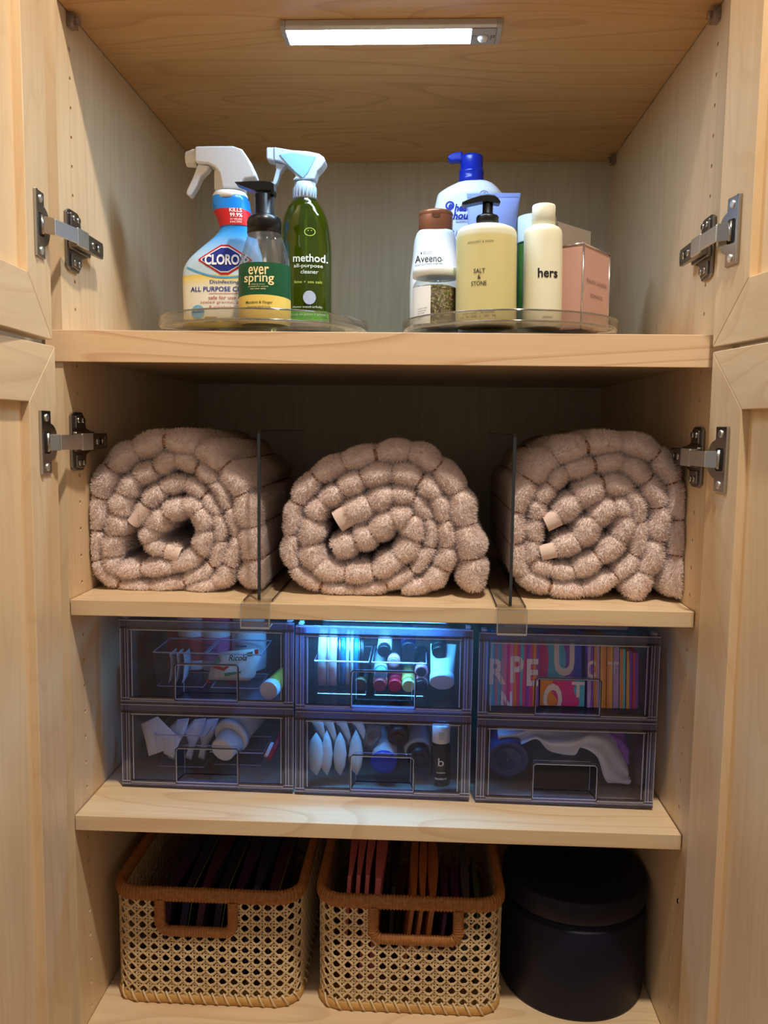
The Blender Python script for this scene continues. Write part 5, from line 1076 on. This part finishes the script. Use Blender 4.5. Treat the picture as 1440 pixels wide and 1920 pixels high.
def lying_bottle(px, py, y, rc, rb, L_, capm, bodym, label, ringm=None, d=(.0, 1, .18)):
    c = dp(px, py, y); t = thing('toiletry_bottle', label, 'bottle', group='toiletry bottles in the bottom middle drawer'); dv = Vector(d).normalized(); p = Vector((c.x, y, max(c.z, f+rb+.0006)))
    lying(t, 'cap', capm, p, d, [(rc*.86, .0015), (rc*.9, 0), (rc, .0012), (rc, .016)], 32); lying(t, 'body', bodym, p+dv*.0162, d, [(rb*.9, 0), (rb, .005), (rb, L_)], 32)
    lying(t, 'cap_ring', ringm or capm, p+dv*.0002, d, [(rc*.40, 0), (rc*.5, -.0006), (rc*.5, .002)], 24); return t
lying_bottle(746, 1384, .085, .0140, .0145, .05, BRN, pmat('olive_body', (150, 156, 120), .4), 'bottle lying with dark brown round cap facing out', d=(.02, 1, .34))
lying_bottle(786, 1424, .088, .0150, .0185, .06, pmat('bottle_dark', (34, 36, 44), .3), BOTW, 'pale bottle lying with dark base beside the small black bottle', d=(-.12, 1, .34))
BLR = pmat('ring_blue', (44, 62, 190), .25)
c = dp(719, 1432, .07); t = thing('cream_jar', 'clear bottle lying with bright blue ring end behind the pull', 'jar'); d = Vector((0, 1, .30)).normalized()
lying(t, 'ring', BLR, (c.x, .078, f+.0195), d, [(.0135, .001), (.0150, 0), (.0170, .001), (.0170, .004), (.0145, .005)], 36); lying(t, 'base_disc', pmat('jar_base', (120, 130, 170), .3), (c.x, .0805, f+.0203), d, [(.0138, 0), (.0138, .002)], 36); lying(t, 'body', BOTW, (c.x, .0835, f+.0212), d, [(.0165, 0), (.0165, .05)], 32)
y = .066; c = dp(826, 1440, y); t = thing('travel_bottle', 'small black travel bottle with white flip cap and letter b', 'bottle', (c.x, y, f+.0002+ZO)); m_ = mpp(y)
zz = lambda py: pt(826, py, y-.012).z-f-.0002
k = MB(); k.lathe([(.0115, 0), (.0125, .001), (.0125, zz(1408)), (.0110, zz(1400)), (.0085, zz(1396)), (.0085, zz(1393))], 32); k.build('body', pmat('black_gloss', (18, 20, 20), .18), t)
k = MB(); k.lathe([(.0098, zz(1396.5)), (.0114, zz(1396)), (.0114, zz(1366)), (.0100, zz(1363))], 32); k.build('flip_cap', PILLW, t)
MB().box((-.0035, -.0120, zz(1388)), (.0035, -.0112, zz(1372))).build('cap_notch', pmat('cap_notch', (190, 194, 202), .4), t, .0003)
k = MB()
for s_, cz, h_, w_, bd in (('b', 1429, .0105, .0072, 0.0), ('SHAMPOO', 1449, .0019, .0120, 0.0), ('bamford', 1460, .0030, .0145, 0.0)):
    vs, fs = text_tris(s_, 1.0, bold=bd); X = [v[0] for v in vs]; Y = [v[1] for v in vs]
    def mp(v):
        a = ((v[0]-(min(X)+max(X))/2)/(max(X)-min(X)))*w_/.0128; return (.0129*math.sin(a), -.0129*math.cos(a), zz(cz)+((v[1]-(min(Y)+max(Y))/2)/(max(Y)-min(Y)))*h_)
    k.add([mp(v) for v in vs], fs)
k.build('lettering', PILLW, t)

# ---- drawer 6: navy jar, white bag, purple cloth
f = dz(2, 1)
c = dp(953, 1432, .075); t = thing('cream_jar', 'large navy blue jar lying with round lid facing out', 'jar'); NV = pmat('navy_lid', (62, 76, 132), .3); d = Vector((.02, 1, .22)).normalized(); R = .0272; zc = f+.0305
p = Vector((c.x, .0825, zc)); lying(t, 'lid', NV, p, d, [(.0001, .0015), (R*.80, .0015), (R*.84, 0), (R*.96, 0), (R, .002), (R, .022)], 48); lying(t, 'body', pmat('navy_jar', (36, 44, 82), .35), p+d*.0222, d, [(R*.97, 0), (R*.97, .05)], 40)
lying(t, 'lid_ring', pmat('navy_ring', (84, 100, 158), .3), p+d*.0010, d, [(R*.60, .0), (R*.62, -.0006), (R*.64, 0)], 40); lying(t, 'centre_dot', pmat('navy_ring', (84, 100, 158), .3), p+d*.0012, d, [(.0020, 0), (.0012, -.0005)], 16)
def draped(name, label, cat, top, bot, y0, y1, mat, amp, seed):
    """crumpled sheet between two pixel polylines, front depth y0 (bottom) to y1 (top)"""
    t = thing(name, label, cat); r = random.Random(seed); A = smoothpath([(a, b, 0) for a, b in top], 6); B = smoothpath([(a, b, 0) for a, b in bot], 6); n = min(len(A), len(B)); ph = [r.uniform(0, 6) for _ in range(4)]; k = MB(); nv = 10
    def g(u, v):
        i = min(int(u*(n-1)+.5), n-1); a, b = A[i], B[i]; px = a.x+(b.x-a.x)*v; py = a.y+(b.y-a.y)*v; bul = math.sin(math.pi*v)
        yy = y1+(y0-y1)*v-amp*bul*(1+.5*math.sin(u*9+ph[0])+.4*math.sin(u*17+v*6+ph[1]))+amp*.35*math.sin(v*11+u*13+ph[2])
        p = pt(px, py, max(yy, .070)); return (min(p.x, .3235), p.y, min(max(p.z, f+.001), f+.090)+ZO)
    k.grid(g, n-1, nv); k.grid(lambda u, v: tuple(Vector(g(u, v))+Vector((0, .003+.006*math.sin(math.pi*v), 0))), n-1, nv)
    k.build('sheet', mat, t); return t
draped('plastic_bag', 'crumpled white plastic bag with a pointed knotted end', 'bag', [(934, 1364), (960, 1362), (1000, 1361), (1040, 1360), (1080, 1361), (1120, 1363), (1150, 1372), (1166, 1400), (1180, 1440), (1192, 1462)], [(934, 1392), (972, 1397), (1006, 1386), (1030, 1408), (1076, 1416), (1090, 1402), (1120, 1420), (1136, 1464), (1164, 1477), (1190, 1464)], .085, .105, pmat('bag_plastic', (236, 240, 254), .4, var=((218, 226, 250), 25)), .010, 5)
draped('purple_cloth', 'folded purple cloth strip behind the white plastic bag', 'cloth', [(1140, 1362), (1154, 1364), (1172, 1378), (1186, 1404), (1191, 1430), (1192, 1452)], [(1142, 1372), (1150, 1392), (1164, 1408), (1172, 1428), (1182, 1446), (1190, 1455)], .100, .112, pmat('cloth_purple', (160, 104, 220), .7), .006, 9)
# ------------------------------------------------------------------ cane baskets
CANE = pmat('cane', (226, 200, 160), .55, var=((210, 180, 134), 120)); RIMM = pmat('rattan_wrap', (170, 112, 58), .45, var=((146, 92, 44), 200)); RIMD = pmat('rattan_core', (96, 56, 26), .6); BASEM = pmat('rattan_base', (206, 160, 92), .5, var=((190, 142, 78), 60))
def basket(x0, x1, y0, depth, hgt, zf, label, hx0, hx1, hz):
    t = thing('cane_basket', label, 'basket', ((x0+x1)/2, y0+depth/2, zf+ZO), group='cane baskets'); w, d = (x1-x0)/2, depth/2; cr = .030; fl = .001
    # perimeter of a rounded rectangle, flaring upward; u in metres from the front-left corner, counter-clockwise from above
    segs = [('l', (-w+cr, -d), (w-cr, -d)), ('a', (w-cr, -d+cr), -90), ('l', (w, -d+cr), (w, d-cr)), ('a', (w-cr, d-cr), 0), ('l', (w-cr, d), (-w+cr, d)), ('a', (-w+cr, d-cr), 90), ('l', (-w, d-cr), (-w, -d+cr)), ('a', (-w+cr, -d+cr), 180)]
    LS = [math.dist(s_[1], s_[2]) if s_[0] == 'l' else math.pi/2*cr for s_ in segs]; TOT = sum(LS)
    def per(u):
        u %= TOT
        for s_, l in zip(segs, LS):
            if u <= l:
                if s_[0] == 'l': k = u/l; p = (s_[1][0]+(s_[2][0]-s_[1][0])*k, s_[1][1]+(s_[2][1]-s_[1][1])*k); dx, dy = s_[2][0]-s_[1][0], s_[2][1]-s_[1][1]; q = math.hypot(dx, dy); return p, (dy/q, -dx/q)
                a = math.radians(s_[2]+90*u/l); return (s_[1][0]+cr*math.cos(a), s_[1][1]+cr*math.sin(a)), (math.cos(a), math.sin(a))
            u -= l
        return per(0)
    def S(u, z, off): (px, py), (nx, ny) = per(u); o = off+fl*z/hgt; return (px+nx*o, py+ny*o, z)
    zb, zt = .010, hgt-.012; nc = round(TOT/.0147); p = TOT/nc; nr = int((zt-zb)/p)+1
    rx0, rx1 = hx0-(x0+x1)/2+w-cr, hx1-(x0+x1)/2+w-cr        # the pull opening along u
    def cut(u, z): uu = u % TOT; return rx0 < uu < rx1 and z > hz
    def strip(u0, z0, u1, z1, hw, off, mb):
        um, zm = (u0+u1)/2, (z0+z1)/2
        if cut(um, zm) or zm < zb-.002 or zm > zt+.004: return
        L_ = math.hypot(u1-u0, z1-z0); nu, nz = -(z1-z0)/L_*hw, (u1-u0)/L_*hw
        a = [S(u0+nu, z0+nz, off), S(u0-nu, z0-nz, off), S(u1-nu, z1-nz, off), S(u1+nu, z1+nz, off)]; b = [S(u0+nu*.8, z0+nz*.8, off+.0007), S(u0-nu*.8, z0-nz*.8, off+.0007), S(u1-nu*.8, z1-nz*.8, off+.0007), S(u1+nu*.8, z1+nz*.8, off+.0007)]
        mb.add(a+b, [(4, 5, 6, 7), (0, 1, 5, 4), (2, 3, 7, 6), (1, 2, 6, 5), (3, 0, 4, 7), (0, 3, 2, 1)])
    mb = MB(); rr = random.Random(int(x0*1e4)); wv = lambda: rr.uniform(-.0005, .0005)
    for i in range(nc):
        for s in (-1, 1):
            for j in range(nr*2):
                strip(i*p+s*p*.135+wv(), zb+j*p/2, i*p+s*p*.135+wv(), zb+(j+1)*p/2, p*.075, .0006*(j % 2), mb)
    for j in range(nr+1):
        for s in (-1, 1):
            for i in range(nc*2):
                z = zb+j*p+s*p*.135; strip(i*p/2, z+wv(), (i+1)*p/2, z+wv(), p*.075, .0006*((i+1) % 2), mb)
    for i in range(nc):
        for j in range(nr):
            u, z = i*p, zb+j*p
            for (a, b, c, e) in ((.5, 0, 1, .5), (.5, 0, 0, .5), (0, .5, .5, 1), (1, .5, .5, 1)):
                strip(u+a*p, z+b*p, u+c*p, z+e*p, p*.085, .0014, mb)
    tag(mb.build('cane_webbing', CANE, t, fix=False), kind='stuff')
    def wrapped(path, r, pitch, name, closed=True, flat=1.0):
        P = [Vector(q) for q in path]
        if closed: P.append(P[0])
        cum = [0]
        for a, b in zip(P, P[1:]): cum.append(cum[-1]+(b-a).length)
        n = int(cum[-1]/pitch); tt = np.arange(0, n*4)/(n*4)*cum[-1]
        X = [np.interp(tt, cum, [q[i] for q in P]) for i in range(3)]; pts = list(zip(*X)); rad = [r*(.86, 1.0, 1.04, 1.0)[i % 4] for i in range(len(pts))]
        return MB().tube(pts, rad, 10, closed=closed, flat=flat).build(name, RIMM, t)
    nP = 120
    wrapped([S(TOT*i/nP, hgt-.010, .0) for i in range(nP)], .0100, .0042, 'rim', True, .62)
    a, b = rx0, rx1; zz = hz
    pth = [S(a, hgt-.016, .001), S(a, zz+.010, .001), S(a+.003, zz+.004, .001), S(a+.009, zz, .001)]+[S(a+.009+(b-a-.018)*i/10, zz, .001) for i in range(1, 10)]+[S(b-.009, zz, .001), S(b-.003, zz+.004, .001), S(b, zz+.010, .001), S(b, hgt-.016, .001)]
    wrapped(pth, .0072, .0034, 'pull_frame', False, .75)
    k = MB(); k.tube([S(TOT*i/nP, .0060, .0012) for i in range(nP)], .0062, 8, closed=True, flat=.45); k.build('base_band', BASEM, t)
    k = MB(); k.add([S(TOT*i/60, .0012, -.002) for i in range(60)], [tuple(range(60))]); k.add([S(TOT*i/60, .0030, -.002) for i in range(60)], [tuple(range(60))]); k.build('base', BASEM, t)
    nl = int((2*w-2*cr)/.0135)+3
    for i in range(nl):
        u = -.02+i*.0150
        k = MB(); k.tube([S(u-.0035, .0165, .0020), S(u-.0005, .0120, .0045), S(u+.0025, .0060, .0050), S(u+.0050, .0012, .0030)], .0013, 6); k.build('lashing', CANE, t)
    for i in range(20):
        u = LS[0]+LS[1]+.01+i*.015
        if u > LS[0]+LS[1]+LS[2]-.01: break
        k = MB(); k.tube([S(u-.0035, .0165, .0020), S(u-.0005, .0120, .0045), S(u+.0025, .0060, .0050), S(u+.0050, .0012, .0030)], .0013, 6); k.build('lashing', CANE, t)
    return t
ZF = -1.163
basket(-.3390, -.1010, .0275, .34, .158, ZF, 'cane basket with wrapped rim holding dark purple bags', -.2790, -.1845, .099)
basket(-.0745, .1560, .0285, .34, .158, ZF, 'cane basket with wrapped rim holding pink and orange envelopes', -.0055, .1020, .099)

# ---- what the baskets hold
def standing_sheet(name, label, cat, x, lean, y0, y1, h, th, mat, group=None, stripes=None, zf=ZF+.004):
    t = thing(name, label, cat, (x, y0, zf+ZO), group=group); k = MB(); L_ = y1-y0
    n = 6
    for s in (0, 1):
        k.grid(lambda u, v, s=s: (lean*v*h+(s-.5)*th*(.4+.6*math.sin(math.pi*min(max(u, .02), .98)))+.0007*math.sin(u*5+x*90)*v, L_*u, h*v), n, 4)
    k.grid(lambda u, v: (lean*h+(v-.5)*th*(.4+.6*math.sin(math.pi*min(max(u, .02), .98)))+.0007*math.sin(u*5+x*90), L_*u, h), n, 1)
    k.grid(lambda u, v: (lean*v*h+(u-.5)*th*.43, 0, h*v), 1, 4)
    k.build('sheet', mat, t, fix=False)
    if stripes:
        for q in stripes:
            MB().tube([(lean*h*.15+q, -.0006, h*.15), (lean*h+q, -.0006, h+.0006), (lean*h+q, L_*.5, h+.0010), (lean*h+q, L_, h+.0006)], .0006, 4).build('piping', pmat('piping_green', (120, 124, 50), .6), t)
    return t
DKP = [pmat('bag_purple', (62, 36, 72), .5), pmat('bag_navy', (42, 40, 80), .5), pmat('bag_plum', (74, 38, 62), .5), pmat('bag_ink', (36, 32, 60), .5)]
LBP = ['dark purple bag standing nearest the cabinet wall in its basket', 'dark navy bag second in the basket beside the cabinet wall', 'dark plum bag third in the basket beside the cabinet wall', 'dark ink blue bag fourth in the basket beside the cabinet wall', 'dark purple bag fifth in the basket beside the cabinet wall', 'dark navy bag sixth in the basket beside the cabinet wall', 'dark plum bag nearest the envelope basket']
for i in range(7): standing_sheet('folded_bag', LBP[i], 'bag', -.296+.0225*i, .16, .060+.004*(i % 2), .33, .128+.004*(i % 3), .0205, DKP[i % 4], 'dark bags in the basket', (.0075,) if i in (1, 3, 6) else None)
PK = pmat('envelope_pink', (214, 116, 122), .6); OR = pmat('envelope_orange', (204, 124, 70), .6); PUR = pmat('pouch_purple', (96, 44, 88), .6); GRY = pmat('pouch_grey', (96, 92, 92), .5); GRN = pmat('leaf_green_card', (96, 110, 60), .6); DRK = pmat('card_dark', (40, 32, 32), .6)
for i, (x, ln, y0, y1, h, th, m, lab, c) in enumerate(((-.049, .06, .075, .34, .150, .0116, PK, 'pink envelope, first in the basket', 'envelope'), (-.037, .06, .073, .34, .152, .0116, PK, 'pink envelope, second in the basket', 'envelope'), (-.025, .06, .071, .33, .154, .0116, PK, 'pink envelope, third in the basket', 'envelope'), (-.0105, .06, .068, .32, .152, .0165, PK, 'wide pink envelope, last of the pink ones', 'envelope'),
        (.012, .05, .090, .33, .128, .012, DRK, 'dark brown card between the pink and orange envelopes', 'card'), (.030, .12, .062, .26, .130, .0112, OR, 'orange envelope, first of three', 'envelope'), (.0418, .12, .060, .26, .132, .0112, OR, 'orange envelope, second of three', 'envelope'), (.0555, .12, .062, .25, .128, .0150, OR, 'orange envelope, last of three', 'envelope'),
        (.076, .10, .064, .22, .108, .010, PUR, 'purple pouch, first beside the orange envelopes', 'pouch'), (.090, .12, .066, .22, .104, .012, PUR, 'purple pouch, second beside the orange envelopes', 'pouch'), (.110, .06, .075, .24, .112, .012, GRY, 'grey pouch near the navy canister', 'pouch'), (.126, .05, .085, .22, .104, .008, GRN, 'olive green card near the navy canister', 'card'))):
    standing_sheet(c, lab, c, x, ln, y0, y1, h, th, m, None)

# ------------------------------------------------------------------ navy canister
t = thing('canister', 'dark navy round lidded canister beside the envelope basket', 'canister', (.2610, .1185, ZF+ZO)); R = .0955
NAVY1 = pmat('canister_navy', (15, 16, 36), .5, spec=.3)
zl = pt(1095, 1737, .024).z-ZF; zt_ = pt(1095, 1695, .024).z-ZF; zg = pt(1095, 1750, .024).z-ZF
k = MB(); k.lathe([(R-.004, 0), (R-.001, .0015), (R-.0005, .004), (R-.0005, .006), (R, .007), (R, zg-.002), (R-.001, zg), (R-.006, zg+.0006), (R-.006, zl+.002)], 96); k.build('body', NAVY1, t)
k = MB(); k.lathe([(R-.005, zl+.0005), (R-.001, zl), (R, zl+.001), (R, zt_-.003), (R-.001, zt_-.001), (R-.003, zt_), (.0001, zt_+.0005)], 96); k.build('lid', NAVY1, t)
